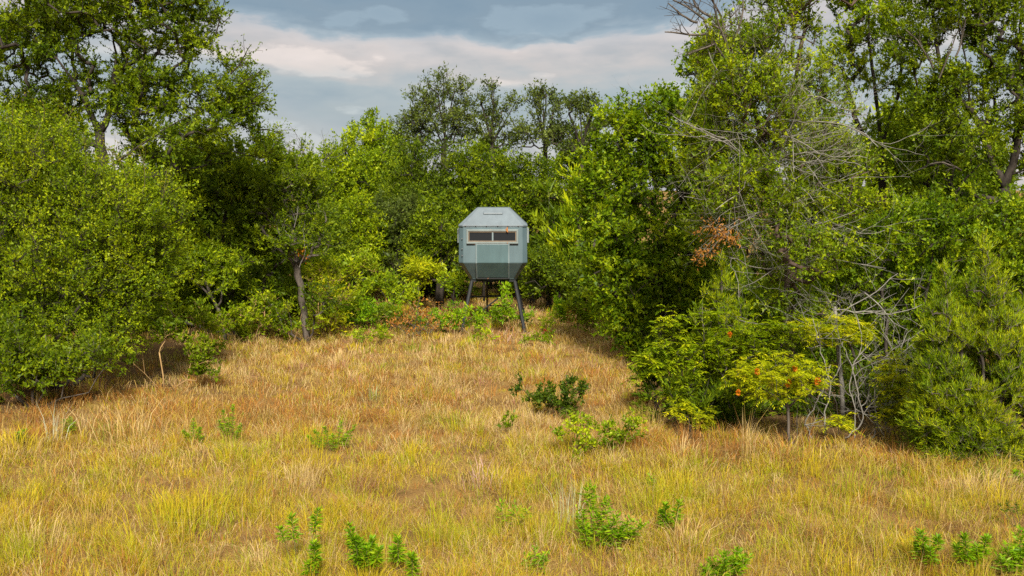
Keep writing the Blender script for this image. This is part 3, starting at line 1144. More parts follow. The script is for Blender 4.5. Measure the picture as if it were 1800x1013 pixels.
tree('cedar_elm', 'dense yellow green elm filling the left edge with upright pale shoots', 'tree', 18.9, (120, 705),
     [[(120, 705), (118, 600), (110, 450), (100, 300)], [(150, 700), (152, 600), (190, 480), (215, 380)], [(75, 705), (66, 600), (20, 450), (-10, 330)],
      [(165, 690), (165, 640), (205, 560), (255, 450)]],
     [(60, 300, 120, 90), (-40, 330, 100, 140), (180, 370, 120, 75), (250, 395, 75, 70), (60, 440, 140, 100), (190, 480, 105, 80),
      (285, 390, 40, 40), (60, 560, 130, 70), (170, 575, 80, 55), (-40, 540, 90, 110), (250, 500, 55, 50, 0, 0.8)],
     'elm', 0.043, 0.0255, lai=3.2, lpt=18, gap=-0.5, gap_s=0.9, r_base=0.10, seed=5, twl=0.42, up=0.55, shell=0.36,
     extra=bare_top([(60, 250, 75, 175, 18.2), (95, 260, 92, 180, 18.3), (150, 310, 140, 240, 18.2), (225, 330, 235, 250, 18.2), (250, 340, 272, 262, 18.2), (200, 320, 203, 232, 18.3),
                     (280, 370, 305, 300, 18.3), (20, 240, 30, 165, 18.3)], 0.010, 1, 'yellow', 0.05, 0.022, name='young_shoot', mat=STEM, per=2))

tree('thicket_bush', 'dark low bush spreading in the bottom left corner of the thicket', 'bush', 17.3, (60, 735),
     [[(60, 735), (62, 690), (50, 620)], [(100, 735), (110, 680), (125, 610)], [(30, 740), (22, 690), (0, 620)], [(145, 725), (160, 670), (190, 640)], [(80, 735), (88, 660), (80, 590)]],
     [(40, 620, 90, 55), (130, 615, 70, 50), (-30, 640, 70, 70), (60, 655, 70, 28)],
     'oak', 0.060, 0.034, lai=3.4, gap=-0.5, r_base=0.045, seed=8, bark=BARK_GREY)

tree('oak_tree', 'dark spreading oak between the left thicket and the pale trunked tree', 'tree', 26.0, (420, 592),
     [[(420, 592), (405, 520), (385, 440), (330, 370)], [(405, 520), (440, 420), (470, 340)], [(388, 450), (400, 360), (400, 300)], [(430, 590), (300, 560), (260, 470)]],
     [(400, 300, 95, 45), (330, 350, 75, 55), (450, 350, 75, 60), (500, 300, 60, 45), (400, 410, 95, 55), (300, 430, 60, 60), (460, 440, 55, 50), (530, 350, 40, 60), (350, 500, 80, 40, 0.3), (440, 520, 70, 45, 0.5), (260, 520, 60, 60, 0.5)],
     'oak', 0.066, 0.040, lai=3.2, lpt=18, gap=-0.4, r_base=0.13, seed=12)

tree('pale_trunk_tree', 'slender tree with pale grey trunk and orange leaves left of the clearing', 'tree', 25.2, (540, 598),
     [[(540, 598), (536, 545), (524, 480), (516, 430), (514, 380)], [(516, 430), (526, 405), (530, 385)], [(524, 480), (500, 445), (478, 420)], [(515, 597), (512, 560), (505, 530)], [(553, 598), (552, 560), (548, 520)], [(500, 597), (496, 565), (484, 540)]],
     [(510, 340, 55, 50), (475, 380, 40, 40, 0, 0.9), (550, 370, 40, 50), (490, 545, 30, 28, 0, 0.6), (505, 420, 40, 30, -0.4, 0.6), (555, 440, 30, 30, -0.3, 0.6), (560, 520, 30, 30, -0.4, 0.6)],
     'oak', 0.06, 0.036, lai=2.6, r_base=0.095, seed=31, bark=BARK_GREY, gap=-0.2,
     extra=bare_top([(520, 450, 470, 410, 24.9), (518, 425, 485, 385, 24.9), (526, 470, 560, 410, 24.9), (522, 460, 480, 440, 24.9), (517, 400, 538, 370, 24.8)], 0.013, 2, mat=BARK_PALE))
o = None

# orange leaves on that tree
def orange_tuft():
    root = bpy.data.objects['pale_trunk_tree']
    b0 = np.array(root.location)
    lf = Acc()
    for (px, py, n, s) in ((533, 438, 22, 0.06), (527, 446, 12, 0.05), (536, 452, 12, 0.09)):
        c = at(px, py, 24.9)
        P = c + rng.normal(size=(n, 3)) * s
        lf.leaves(P, rnd_unit(n), 0.07, 0.04, rng.random(n))
    o = link('orange_leaves', lf.mesh('orange_leaves', b0, attr='tint'), LM['orange'], root)
    o['label'] = 'small tuft of orange leaves on the trunk'


orange_tuft()

tree('sapling', 'light green leaning sapling in front of the dark oak', 'tree', 25.0, (398, 598),
     [[(398, 598), (388, 550), (370, 515), (355, 480)], [(372, 518), (345, 500), (325, 475)], [(388, 550), (392, 510), (392, 470)]],
     [(352, 455, 40, 22), (322, 478, 26, 22), (385, 465, 30, 26), (375, 495, 34, 22)],
     'bright', 0.075, 0.03, lai=3.4, r_base=0.05, seed=33, bark=BARK_GREY, gap=-0.8, twl=0.28)

tree('leafy_shrub', 'small leafy shrub with thin brown stems at the foot of the left thicket', 'shrub', 18.9, (290, 705),
     [[(290, 705), (285, 660), (280, 620)], [(320, 705), (325, 670), (335, 640)], [(345, 700), (345, 670), (350, 640)], [(262, 705), (255, 660), (250, 620)]],
     [(335, 625, 34, 32), (290, 600, 45, 30), (250, 615, 34, 34), (345, 655, 22, 22), (305, 650, 30, 22, 0, 0.6)],
     'oak', 0.06, 0.036, lai=2.6, r_base=0.02, seed=36, bark=STEM_DRY, gap=-0.3, twl=0.25, r_tip=0.004)

# ------------------------------------------------------------------ far edge of the clearing
def far_tree(label, cx, top, bot, rx, Y, leaf, lai=3.6, seed=1, name='oak_tree', L=0.085, W=0.05, gap=-0.45, style='far', cat='tree', parts=None, **kw):
    h = bot - top
    if parts is None:
        parts = [(cx, top + h * 0.28, rx * 0.72, h * 0.27), (cx - rx * 0.45, top + h * 0.5, rx * 0.6, h * 0.24), (cx + rx * 0.45, top + h * 0.48, rx * 0.6, h * 0.25),
                 (cx, top + h * 0.66, rx * 0.8, h * 0.22)]
    return tree(name, label, cat, Y, (cx, bot),
                [[(cx, bot), (cx - 3, bot - h * 0.3), (cx + 4, bot - h * 0.6), (cx, top + h * 0.2)], [(cx, bot - h * 0.3), (cx + rx * 0.35, bot - h * 0.55), (cx + rx * 0.5, top + h * 0.4)],
                 [(cx, bot - h * 0.25), (cx - rx * 0.35, bot - h * 0.5), (cx - rx * 0.5, top + h * 0.4)]],
                parts, leaf, L, W, lai=lai, gap=gap, style=style, r_base=kw.pop('r_base', 0.14), seed=seed, step=0.4, twl=kw.pop('twl', 0.5), r_tip=0.008, lpt=13, **kw)


far_tree('round bright green tree lowest in the far skyline', 645, 226, 520, 82, 36, 'bright', seed=41, lai=3.6)
far_tree('yellowish green tree at the left end of the far treeline', 575, 262, 525, 60, 35, 'elm', seed=42, lai=3.4)


def emergent(label, cx, top, bot, limbs, Y, seed, lai=1.6):
    """tall open oak whose twiggy top stands against the sky"""
    b = [(x, y, r, r * 0.8) for (x, y, r) in limbs]
    tr = [[(cx, bot), (cx, bot - 120), (cx + 4, 250), (cx, top + 45)]]
    for (x, y, r) in limbs:
        tr.append([(cx, min(260, y + 75)), ((cx + x) / 2 + 3, y + 35), (x, y)])
    return tree('oak_tree', label, 'tree', Y, (cx, bot), tr, b, 'greyoak', 0.085, 0.046, lai=lai * 1.25, ntw=5, lpt=9, twl=0.42, r_base=0.10, r_tip=0.009,
                step=0.32, gap=-0.15, gap_s=0.7, style='far', seed=seed, curl=0.2, r_tw=0.007)


emergent('tallest open oak of the far skyline with a wide twiggy top', 778, 138, 530,
         [(770, 165, 30), (800, 160, 24), (740, 180, 22), (815, 195, 26), (760, 205, 40), (725, 215, 28), (800, 235, 45), (735, 240, 40), (780, 145, 16)], 38, 51, 1.7)
emergent('slender open oak with two spires right of the tallest skyline oak', 862, 140, 530,
         [(868, 160, 18), (845, 180, 18), (890, 190, 22), (872, 205, 28), (850, 225, 30), (905, 182, 10), (890, 235, 30), (866, 145, 8)], 38.5, 52, 1.5)
emergent('narrow open oak with a pointed top above the blind', 955, 146, 530,
         [(955, 165, 16), (940, 180, 16), (975, 185, 16), (950, 205, 26), (965, 235, 32), (930, 240, 26), (960, 150, 8)], 38, 53, 1.9)
emergent('low open oak fading out at the right end of the skyline', 1020, 172, 530,
         [(1020, 185, 18), (1000, 200, 22), (1042, 190, 14), (1030, 215, 26), (1000, 240, 34), (1050, 215, 14)], 37, 54, 1.9)

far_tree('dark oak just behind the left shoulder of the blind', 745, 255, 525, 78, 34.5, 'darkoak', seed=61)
far_tree('dense green oak rising directly behind the blind', 850, 262, 525, 80, 34.5, 'oak', seed=62, r_base=0.06)
far_tree('mid green oak between the blind and the cedars', 935, 270, 525, 62, 34.0, 'oak', seed=63)
far_tree('grey green oak left of the blind with a sparse crown', 700, 330, 525, 62, 33, 'greyoak', seed=64, lai=3.2)
far_tree('low dark oak touching the blind on its left', 775, 350, 525, 62, 32.5, 'oak', seed=66)
far_tree('light green oak behind the row of weeds on the left', 625, 350, 525, 58, 32.5, 'elm', seed=67)
far_tree('small dark oak hidden behind the pale trunked tree', 560, 370, 535, 55, 31, 'darkoak', seed=68)


def juniper(label, cx, top, bot, rx, Y, leaf='juniper', seed=1, leaders=None, L=0.13, W=0.022, lai=3.2, twl=0.30, name='juniper', group=None, low=0.06, up=0.8, ntw=6, lpt=15, r_base=0.09, extra=None):
    h = bot - top
    leaders = leaders or [(cx, top, 1.0)]
    bl, tr = [], []
    for (lx, lt, s) in leaders:
        hh = bot - lt
        tr.append([(cx + (lx - cx) * 0.3, bot), (lx, bot - hh * 0.45), (lx, lt + hh * 0.03)])
        for k in range(7):
            f = k / 6.0
            y = lt + hh * (0.05 + 0.80 * f)
            r = rx * s * (0.10 + 0.78 * f ** 0.75) * (1 - 0.25 * max(0, f - 0.8) * 5)
            bl.append((lx, y, max(r, 5), hh * 0.10))
    tr[0][0] = (cx, bot)
    return tree(name, label, 'juniper', Y, (cx, bot), tr, bl, leaf, L, W, lai=lai, ntw=ntw, lpt=lpt, twl=twl, r_base=r_base, gap=-0.75, gap_s=0.8, style='juniper', up=up, seed=seed, group=group, bark=BARK_GREY, shell=0.35, extra=extra)


juniper('pointed juniper right of the blind at the far edge', 965, 330, 535, 62, 32.5, 'darkjuniper', 71, None, 0.22, 0.045, 2.6, 0.45)
juniper('broad juniper beside the right hand broad leaved tree', 1015, 305, 540, 66, 31.5, 'juniper', 72, [(1015, 305, 1.0), (1045, 340, 0.7)], 0.22, 0.045, 2.6, 0.45)
far_tree('yellow green shrub with a bare gap beneath the far oaks', 735, 462, 530, 44, 31, 'sumac', seed=73, L=0.10, W=0.04, name='shrub', cat='shrub', lai=2.6, twl=0.35, r_base=0.04,
         parts=[(735, 485, 40, 24), (760, 480, 24, 20), (715, 505, 30, 16)])
far_tree('light green shrub just left of the front legs', 800, 490, 532, 30, 30.5, 'bright', seed=74, L=0.10, W=0.04, name='shrub', cat='shrub', lai=2.2, twl=0.35, r_base=0.03,
         parts=[(800, 505, 28, 16), (775, 512, 20, 12)])
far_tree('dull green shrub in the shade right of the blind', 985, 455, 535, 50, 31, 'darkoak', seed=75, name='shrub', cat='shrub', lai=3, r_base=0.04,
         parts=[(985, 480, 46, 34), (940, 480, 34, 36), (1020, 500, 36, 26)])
far_tree('tall light green shrub clump right of the pale trunked tree', 590, 440, 590, 50, 26.5, 'bright', seed=76, L=0.085, W=0.032, name='shrub', cat='shrub', lai=2.3, twl=0.36, r_base=0.035,
         parts=[(572, 470, 28, 30), (605, 475, 34, 28), (640, 470, 22, 26), (590, 515, 40, 28), (560, 545, 30, 26)], bark=STEM_DRY)
far_tree('bushy dark green shrub low in the grass left of the weeds', 640, 535, 590, 50, 27.0, 'weed', seed=77, L=0.08, W=0.03, name='shrub', cat='shrub', lai=3, twl=0.3, r_base=0.03,
         parts=[(630, 558, 38, 20), (670, 560, 30, 16), (600, 565, 26, 18)])


far_tree('yellow green shrub between the leaning sapling and the pale trunk', 465, 510, 598, 40, 25.6, 'bright', seed=78, L=0.07, W=0.03, name='shrub', cat='shrub', lai=2.3, twl=0.3, r_base=0.03,
         parts=[(462, 560, 40, 22), (440, 578, 24, 14), (490, 572, 24, 16), (470, 535, 20, 16)], bark=STEM_DRY)
far_tree('feathery light green shrub close to the right of the pale trunk', 560, 440, 596, 40, 25.8, 'sumac', seed=79, L=0.08, W=0.028, name='shrub', cat='shrub', lai=1.7, twl=0.36, r_base=0.03,
         parts=[(562, 480, 26, 34), (585, 520, 30, 30), (570, 560, 30, 22)], bark=STEM_DRY)
far_tree('tall green shrub in the grass gap below the grey green oak', 690, 480, 560, 40, 29.5, 'bright', seed=80, L=0.09, W=0.035, name='shrub', cat='shrub', lai=2.2, twl=0.36, r_base=0.03,
         parts=[(680, 515, 32, 22), (715, 525, 24, 18), (655, 520, 26, 20)])


for (lab, b, Yd, pads, lf_, sd_) in (
        ('brushy green shrub below the dark oak beside the left thicket', (320, 630), 22.5, [(285, 565, 46, 28), (340, 575, 40, 24), (310, 600, 44, 18)], 'oak', 181),
        ('yellow green brush around the foot of the sapling', (380, 606), 24.6, [(352, 560, 26, 18), (395, 572, 26, 16), (420, 550, 22, 20)], 'elm', 182),
        ('thin green brush leaning out beside the stems of the pale trunk', (515, 600), 25.0, [(500, 562, 24, 20), (528, 578, 18, 14)], 'bright', 183)):
    tree('shrub', lab, 'shrub', Yd, b, [[b, (b[0] - 10, b[1] - 25), (b[0] - 20, b[1] - 50)], [b, (b[0] + 8, b[1] - 22), (b[0] + 15, b[1] - 48)]], pads, lf_, 0.07, 0.038, lai=2.0, r_base=0.02,
         r_tip=0.004, step=0.15, twl=0.3, gap=-0.5, seed=sd_, bark=STEM_DRY)


def bare_tree():
    b0 = at(540, 560, 33)
    b0[2] = 0
    root = thing('bare_tree', 'leafless grey treetop poking up beside the left oak', 'tree', b0)
    acc = Acc()
    acc.tube([b0, at(542, 420, 33), at(538, 300, 33)], [0.09, 0.07, 0.04], 6)
    for (x1, y1, x2, y2) in ((538, 320, 522, 240), (538, 310, 545, 240), (540, 330, 565, 252), (540, 340, 580, 262), (538, 330, 510, 255)):
        p, q = at(x1, y1, 33), at(x2, y2, 33)
        bare(acc, p, q - p, np.linalg.norm(q - p), 0.022, 2, 0.25, 0.05, 4)
    link('trunk', acc.mesh('trunk', b0, smooth=True), BARK_GREY, root)


bare_tree()


# backdrop rows: a few crowns built once and copied, each tree an object of its own
def copy_tree(src, x, y, rz, s, label):
    c = src.copy()
    COL.objects.link(c)
    c.location = (x, y, gz(x, y))
    c.rotation_euler = (0, 0, rz)
    c.scale = (s, s, s)
    c['label'] = label
    for ch in list(src.children):
        d = ch.copy()
        COL.objects.link(d)
        d.parent = c
    return c


BG = 'trees of the wood behind the front thickets'
bgl = 'dense oak of the wood behind the front thickets'
src = []
for k, (leaf, sd_) in enumerate((('darkoak', 81), ('oak', 82))):
    src.append(far_tree(bgl, 300 + 1300 * k, 190 if k == 0 else 150, 560, 110, 34, leaf, seed=sd_, L=0.14, W=0.08, lai=3.4, group=BG))
for k, (x, y, s) in enumerate(((-20, 33, 0.9), (-16.5, 36, 0.95), (-9, 36, 0.86), (-24, 40, 1.0), (-12.5, 41, 0.9), (-5.5, 42, 0.95), (-1.2, 42, 0.92), (3.2, 41, 0.95), (7.4, 38, 0.9),
                               (9.5, 31, 0.86), (12.5, 28, 0.9), (17.5, 29, 1.0), (20, 34, 0.95), (14.5, 36, 1.0), (24, 38, 1.0), (-17, 28, 0.85), (-14, 24, 0.75))):
    copy_tree(src[k % 2], x, y, rng.uniform(0, 6.28), s, bgl)

BG2 = 'low bushes of the wood behind the front thickets'
bgl2 = 'low dark bush in the shade behind the front thickets'
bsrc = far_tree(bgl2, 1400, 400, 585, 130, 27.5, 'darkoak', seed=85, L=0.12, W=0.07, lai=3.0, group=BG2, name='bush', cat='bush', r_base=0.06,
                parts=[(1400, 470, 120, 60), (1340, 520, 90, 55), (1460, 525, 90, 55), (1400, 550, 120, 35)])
for k, (x, y, s) in enumerate(((3.4, 29.5, 0.8), (5.2, 26.5, 0.85), (8.0, 24.0, 0.9), (10.5, 24.0, 1.0), (13.0, 23.0, 1.0), (9.8, 29.5, 1.0), (13.5, 31, 1.1), (16, 26, 1.1),
                               (-6.5, 30.5, 0.8), (-9.5, 29.0, 0.9), (-12.0, 27.5, 0.9), (-15, 31, 1.0), (-2.8, 36.5, 0.8), (0.5, 37, 0.8), (3.5, 36, 0.9), (6.5, 33, 0.9), (-12.5, 22.5, 0.8))):
    copy_tree(bsrc, x, y, rng.uniform(0, 6.28), s, bgl2)

# ------------------------------------------------------------------ right side
tree('broad_leaf_tree', 'big bright green broad leaved tree sloping down to the clearing on the right', 'tree', 22.5, (1165, 640),
     [[(1165, 640), (1160, 520), (1150, 400), (1150, 260)], [(1160, 520), (1110, 440), (1080, 380)], [(1155, 450), (1200, 350), (1215, 260)], [(1152, 380), (1110, 300), (1090, 240)], [(1160, 560), (1110, 540), (1095, 500)]],
     [(1095, 235, 48, 44), (1160, 215, 55, 45), (1225, 180, 55, 60), (1060, 310, 45, 50), (1130, 300, 70, 60), (1210, 290, 70, 70), (1065, 400, 55, 55), (1140, 400, 75, 60), (1085, 480, 55, 50), (1150, 500, 70, 55), (1105, 555, 45, 35), (1240, 120, 40, 45), (1220, 440, 60, 70), (1190, 590, 60, 45), (1235, 540, 60, 60), (1120, 590, 40, 32)],
     'broad', 0.072, 0.050, lai=4.0, gap=-0.5, gap_s=1.0, r_base=0.16, seed=91, shell=0.33, lpt=13,
     extra=bare_top([(1085, 220, 1083, 170, 22.3), (1110, 210, 1118, 165, 22.3), (1120, 215, 1112, 175, 22.3)], 0.012, 1, 'broad', 0.08, 0.05, name='young_shoot', mat=BARK, per=3))


def elm_extra(root, b0):
    acc = Acc()
    specs = [(1345, 345, 1240, 300), (1345, 330, 1220, 250), (1345, 260, 1250, 190), (1345, 250, 1440, 230), (1350, 280, 1480, 250), (1350, 220, 1600, 160), (1345, 200, 1530, 150),
             (1350, 360, 1450, 330), (1385, 420, 1480, 360), (1345, 380, 1235, 330), (1350, 330, 1270, 380), (1345, 150, 1240, 120), (1350, 300, 1600, 275), (1330, 240, 1190, 215), (1345, 180, 1430, 60),
             (1340, 120, 1290, 30), (1390, 470, 1310, 440), (1388, 480, 1290, 500), (1390, 500, 1450, 460), (1388, 520, 1330, 545), (1340, 290, 1200, 330), (1388, 440, 1500, 425)]
    for k in range(28):
        f = rng.random()
        x1, y1 = np.interp(f, [0, .3, .6, 1], [1388, 1345, 1346, 1320]), np.interp(f, [0, .3, .6, 1], [520, 340, 260, 150])
        a_ = rng.uniform(0, 6.28)
        specs.append((x1, y1, x1 + 165 * math.cos(a_) + 20, y1 + 75 * math.sin(a_) - 15))
    for (x1, y1, x2, y2) in specs:
        p, q = at(x1, y1, 17.5), at(x2, y2, 17.5 - rng.uniform(0.9, 1.9))
        bare(acc, p, q - p, np.linalg.norm(q - p), rng.uniform(0.009, 0.014), 3, 0.36, 0.01, 4)
    o = link('dead_branch', acc.mesh('dead_branch', b0, smooth=True), BARK_PALE, root)
    o['label'] = 'tangle of bare grey dead twigs across the crown'
    acc = Acc()
    for (x1, y1, x2, y2) in ((1275, 105, 1240, 30), (1265, 50, 1160, 15), (1270, 70, 1200, 60), (1278, 100, 1265, -20), (1250, 30, 1185, -10), (1290, 80, 1330, -10), (1225, 40, 1165, 20), (1240, 60, 1180, 72)):
        p, q = at(x1, y1, 17.3), at(x2, y2, 17.0)
        bare(acc, p, q - p, np.linalg.norm(q - p), 0.022, 2, 0.3, 0.02, 4)
    link('bare_limb', acc.mesh('bare_limb', b0, smooth=True), BARK_GREY, root)
    # the limb with rusty dead leaves
    acc, lf = Acc(), Acc()
    lp = []
    for (x1, y1, x2, y2) in ((1342, 372, 1300, 385), (1320, 380, 1250, 415), (1290, 395, 1232, 432), (1300, 385, 1262, 440)):
        p, q = at(x1, y1, 16.6), at(x2, y2, 16.2)
        bare(acc, p, q - p, np.linalg.norm(q - p), 0.010, 2, 0.25, -0.05, 4, 4, lp)
    pts = np.repeat(np.concatenate(lp), 4, axis=0)
    pts = pts[pts[:, 0] < at(1290, 400, 16.4)[0]]
    pts += rng.normal(size=pts.shape) * 0.04
    dd = rnd_unit(len(pts))
    dd[:, 2] -= 0.7
    lf.leaves(pts, unit(dd), 0.07, 0.022, rng.random(len(pts)))
    lb = link('broken_limb', acc.mesh('broken_limb', b0, smooth=True), BARK_PALE, root)
    o = link('dead_leaves', lf.mesh('dead_leaves', b0, attr='tint'), LM['rusty'], lb)
    o['label'] = 'drooping rusty brown dead leaves'


tree('elm_tree', 'tall elm tangled with grey dead twigs in the middle of the right thicket', 'tree', 17.6, (1392, 760),
     [[(1392, 760), (1390, 600), (1388, 470), (1375, 400), (1345, 340), (1346, 260), (1320, 170), (1290, 90), (1262, 30), (1240, -60)],
      [(1346, 260), (1400, 150), (1420, 20), (1430, -80)], [(1346, 300), (1300, 230), (1250, 180)], [(1375, 400), (1440, 320), (1500, 250)], [(1388, 460), (1450, 400), (1510, 370)], [(1360, 370), (1290, 330), (1240, 300)]],
     [(1290, 100, 70, 60, 0, 0.9), (1360, 60, 80, 80, 0, 0.7), (1300, 190, 80, 60, 0, 0.9), (1420, 170, 80, 70, 0, 0.6), (1260, 270, 60, 60), (1350, 270, 70, 60), (1450, 280, 70, 60), (1300, 350, 70, 50, 0, 0.7), (1430, 370, 80, 50),
      (1420, -40, 120, 60, 0, 0.8), (1500, 330, 60, 60), (1260, 400, 55, 45, 0.4, 0.6), (1380, 460, 60, 40, 0.8, 0.7), (1280, -30, 60, 40, 0, 0.5), (1350, 190, 55, 60, -0.8, 0.6), (1370, 390, 45, 40, -0.8, 0.7), (1400, 560, 60, 60, -0.5, 0.7), (1350, 320, 60, 50, -1.0, 0.8), (1420, 440, 70, 50, -1.0, 0.8), (1290, 330, 60, 50, -0.9, 0.7), (1300, 150, 50, 50, -0.8, 0.6)],
     'elm', 0.048, 0.030, lai=2.9, gap=-0.4, gap_s=0.8, r_base=0.11, seed=101, twl=0.34, extra=elm_extra, bark=bark_mat('red_brown_bark', (0.030, 0.018, 0.013), (0.13, 0.09, 0.068)))

tree('thicket_oak', 'leafy oak in the upper right corner with a dark forked trunk', 'tree', 20.5, (1765, 690),
     [[(1765, 690), (1768, 560), (1770, 420), (1765, 330)], [(1765, 335), (1740, 270), (1710, 200), (1690, 60), (1680, -60)], [(1768, 335), (1790, 250), (1790, 120), (1800, -60)], [(1768, 350), (1690, 345), (1640, 320, -0.5)],
      [(1700, 190), (1650, 120), (1640, 20)], [(1768, 420), (1700, 430), (1650, 445, -0.8)], [(1780, 320), (1840, 260)]],
     [(1680, 40, 80, 70, 0, 0.8), (1770, 50, 80, 80, 0, 0.9), (1700, 150, 70, 50, 0, 0.9), (1780, 180, 60, 60, 0, 0.8), (1640, 180, 55, 55, 0, 0.9), (1650, 260, 60, 55), (1730, 260, 40, 35, -1, 0.6), (1700, -60, 140, 60), (1590, 90, 40, 60, 0, 0.6),
      (1850, 200, 70, 150), (1680, 380, 80, 50, -0.6), (1790, 430, 60, 70, -0.5)],
     'oak', 0.056, 0.035, lai=3.2, lpt=18, gap=-0.5, gap_s=1.0, r_base=0.14, seed=111,
     extra=bare_top([(1690, 300, 1640, 270, 19.6), (1720, 280, 1690, 240, 19.6), (1760, 350, 1720, 375, 19.6), (1650, 140, 1700, 60, 20), (1640, 120, 1610, 40, 20), (1680, 100, 1720, 20, 20)], 0.02, 2, mat=BARK_GREY))

tree('slim_tree', 'thin upright tree with sky showing through between elm and corner oak', 'tree', 23.0, (1560, 660),
     [[(1560, 660), (1556, 450), (1550, 250), (1530, 80), (1520, -40)], [(1550, 260), (1580, 160), (1600, 30)], [(1552, 300), (1510, 220), (1480, 120)]],
     [(1520, 40, 60, 70, 0, 0.9), (1480, 130, 45, 50, 0, 0.8), (1560, 150, 45, 50, 0, 0.8), (1590, 20, 50, 50, 0, 0.8), (1540, 250, 70, 50), (1600, 290, 60, 60), (1500, -40, 90, 40)],
     'bright', 0.07, 0.042, lai=2.6, gap=-0.35, gap_s=1.0, r_base=0.10, seed=121)

tree('leafy_bush', 'bright leafy bush mass filling the right thicket below the elm branches', 'bush', 19.0, (1560, 735),
     [[(1560, 735), (1560, 600), (1550, 480), (1545, 400)], [(1600, 735), (1620, 560), (1640, 430)], [(1520, 735), (1490, 600), (1470, 500)], [(1680, 735), (1690, 600), (1710, 480)]],
     [(1560, 420, 75, 60), (1640, 420, 70, 60), (1490, 450, 60, 60), (1560, 520, 90, 60, 0.3), (1650, 510, 60, 60), (1740, 400, 70, 70, 0.6), (1440, 540, 70, 60, 0.6), (1330, 560, 70, 60, 1.2), (1600, 600, 90, 60, 0.8), (1470, 640, 80, 60, 1.2), (1780, 520, 60, 80, 0.8), (1370, 650, 70, 60, 1.3)],
     'broad', 0.056, 0.037, lai=3.4, lpt=18, gap=-0.45, gap_s=0.9, r_base=0.09, seed=131, shell=0.35)

tree('evergreen_bush', 'dark green bush at the left foot of the right thicket', 'bush', 16.4, (1190, 790),
     [[(1190, 790), (1185, 720), (1180, 650)], [(1215, 790), (1235, 720), (1250, 650)], [(1165, 788), (1150, 730), (1150, 680)], [(1240, 792), (1270, 720), (1290, 680)]],
     [(1180, 680, 60, 55), (1245, 700, 65, 60), (1165, 740, 38, 34), (1300, 720, 50, 50, 0.5), (1230, 755, 50, 28), (1370, 750, 60, 30, 0.8)],
     'darkjuniper', 0.085, 0.026, lai=3.4, gap=-0.5, style='juniper', r_base=0.05, seed=141, twl=0.3, up=0.2)
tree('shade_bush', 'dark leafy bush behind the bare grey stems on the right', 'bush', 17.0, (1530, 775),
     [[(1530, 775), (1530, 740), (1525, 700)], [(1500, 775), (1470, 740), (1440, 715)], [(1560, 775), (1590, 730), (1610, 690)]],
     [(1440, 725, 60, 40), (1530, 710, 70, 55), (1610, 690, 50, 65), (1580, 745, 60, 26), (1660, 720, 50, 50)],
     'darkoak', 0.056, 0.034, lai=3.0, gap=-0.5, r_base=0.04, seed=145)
juniper('yellow green juniper with several pointed tips behind the sumacs', 1268, 462, 792, 78, 16.9, 'juniper', 151, [(1268, 462, 0.85), (1300, 500, 0.7), (1235, 520, 0.7)], 0.06, 0.013, 2.5, 0.19, ntw=9, lpt=12)
juniper('large juniper standing at the front right of the clearing', 1715, 450, 838, 135, 14.0, 'juniper', 152, [(1728, 445, 0.8), (1662, 485, 0.7), (1765, 500, 0.8), (1690, 560, 0.85), (1800, 560, 0.8), (1640, 590, 0.45)], 0.056, 0.0085, 2.2, 0.17, up=0.7, ntw=9, lpt=12)


# sumacs: umbrella crowns of drooping compound leaves on bare grey stems
def sumac(label, base, stems, pads, Y, heads=(), seed=1, leafn=1.0, r=0.018, leaf='sumac', name='sumac', cat='sumac'):
    b0 = at(base[0], base[1], Y)
    b0[2] = gz(b0[0], b0[1])
    root = thing(name, label, cat, b0)
    acc, lf, ye = Acc(), Acc(), Acc()
    tr = []
    for s in stems:
        q = np.array([at(p[0], p[1], Y + (p[2] if len(p) > 2 else 0)) for p in s])
        if q[0][2] < 0.4:
            q[0][2] = gz(q[0][0], q[0][1]) - 0.03
        tr.append(q)
    tips = []
    for (px, py, rx, ry, n) in pads:
        c = at(px, py, Y)
        k = int(n * leafn)
        u = rnd_unit(k) * (rng.random(k) ** 0.4)[:, None]
        u[:, 2] = u[:, 2] * 1.25
        tips.append(c + u * np.array([rx, rx * 0.9, ry * 1.25]) * Y / FPX)
    tips = np.concatenate(tips)
    P, par, ch, tips, td = skeleton(tr, tips, 0.12, 0.25)
    wood(acc, P, par, ch, 0.003, r)
    # compound leaves: each a rachis with paired leaflets
    nl, prs = 3, 8
    T = np.repeat(tips, nl, axis=0)
    n = len(T)
    az = rng.uniform(0, 6.283, n)
    d = np.stack([np.cos(az), np.sin(az), rng.uniform(0.1, 1.5, n)], 1)
    d = unit(d)
    LR = rng.uniform(0.17, 0.28, n)
    side = unit(np.cross(d, [0, 0, 1.0]))
    bt = np.clip(rng.normal(0.5, 0.2, n), 0, 1)
    for k in range(prs):
        u = (k + 1) / prs
        p = T + d * (LR * u)[:, None]
        p[:, 2] -= LR * 0.50 * u * u
        dd = d.copy()
        dd[:, 2] -= 1.0 * u
        dd = unit(dd)
        for s in (-1, 1):
            ld = unit(dd * 0.55 + side * s * 0.9 + np.array([0, 0, -0.15]) + rng.normal(size=(n, 3)) * 0.15)
            lf.leaves(p, ld, 0.072 * (1.1 - 0.35 * abs(u - 0.45)), 0.017, np.clip(bt + rng.normal(0, .12, n), 0, 1), upbias=2.0)
    link('stem', acc.mesh('stem', b0, smooth=True), BARK_GREY, root)
    link('crown', lf.mesh('crown', b0, attr='tint'), LM[leaf], root)
    for (px, py, s) in heads:
        h = Acc()
        c = at(px, py, Y - 0.30)
        m = 90
        q = rnd_unit(m) * (rng.random(m) ** 0.4)[:, None] * np.array([0.6, 0.6, 1.0]) * s
        h.leaves(c + q, unit(q + [0, 0, 0.01]), 0.03, 0.02, rng.random(m), upbias=0)
        link('seed_head', h.mesh('seed_head', b0, attr='tint'), LM['orange'], root)
    return root


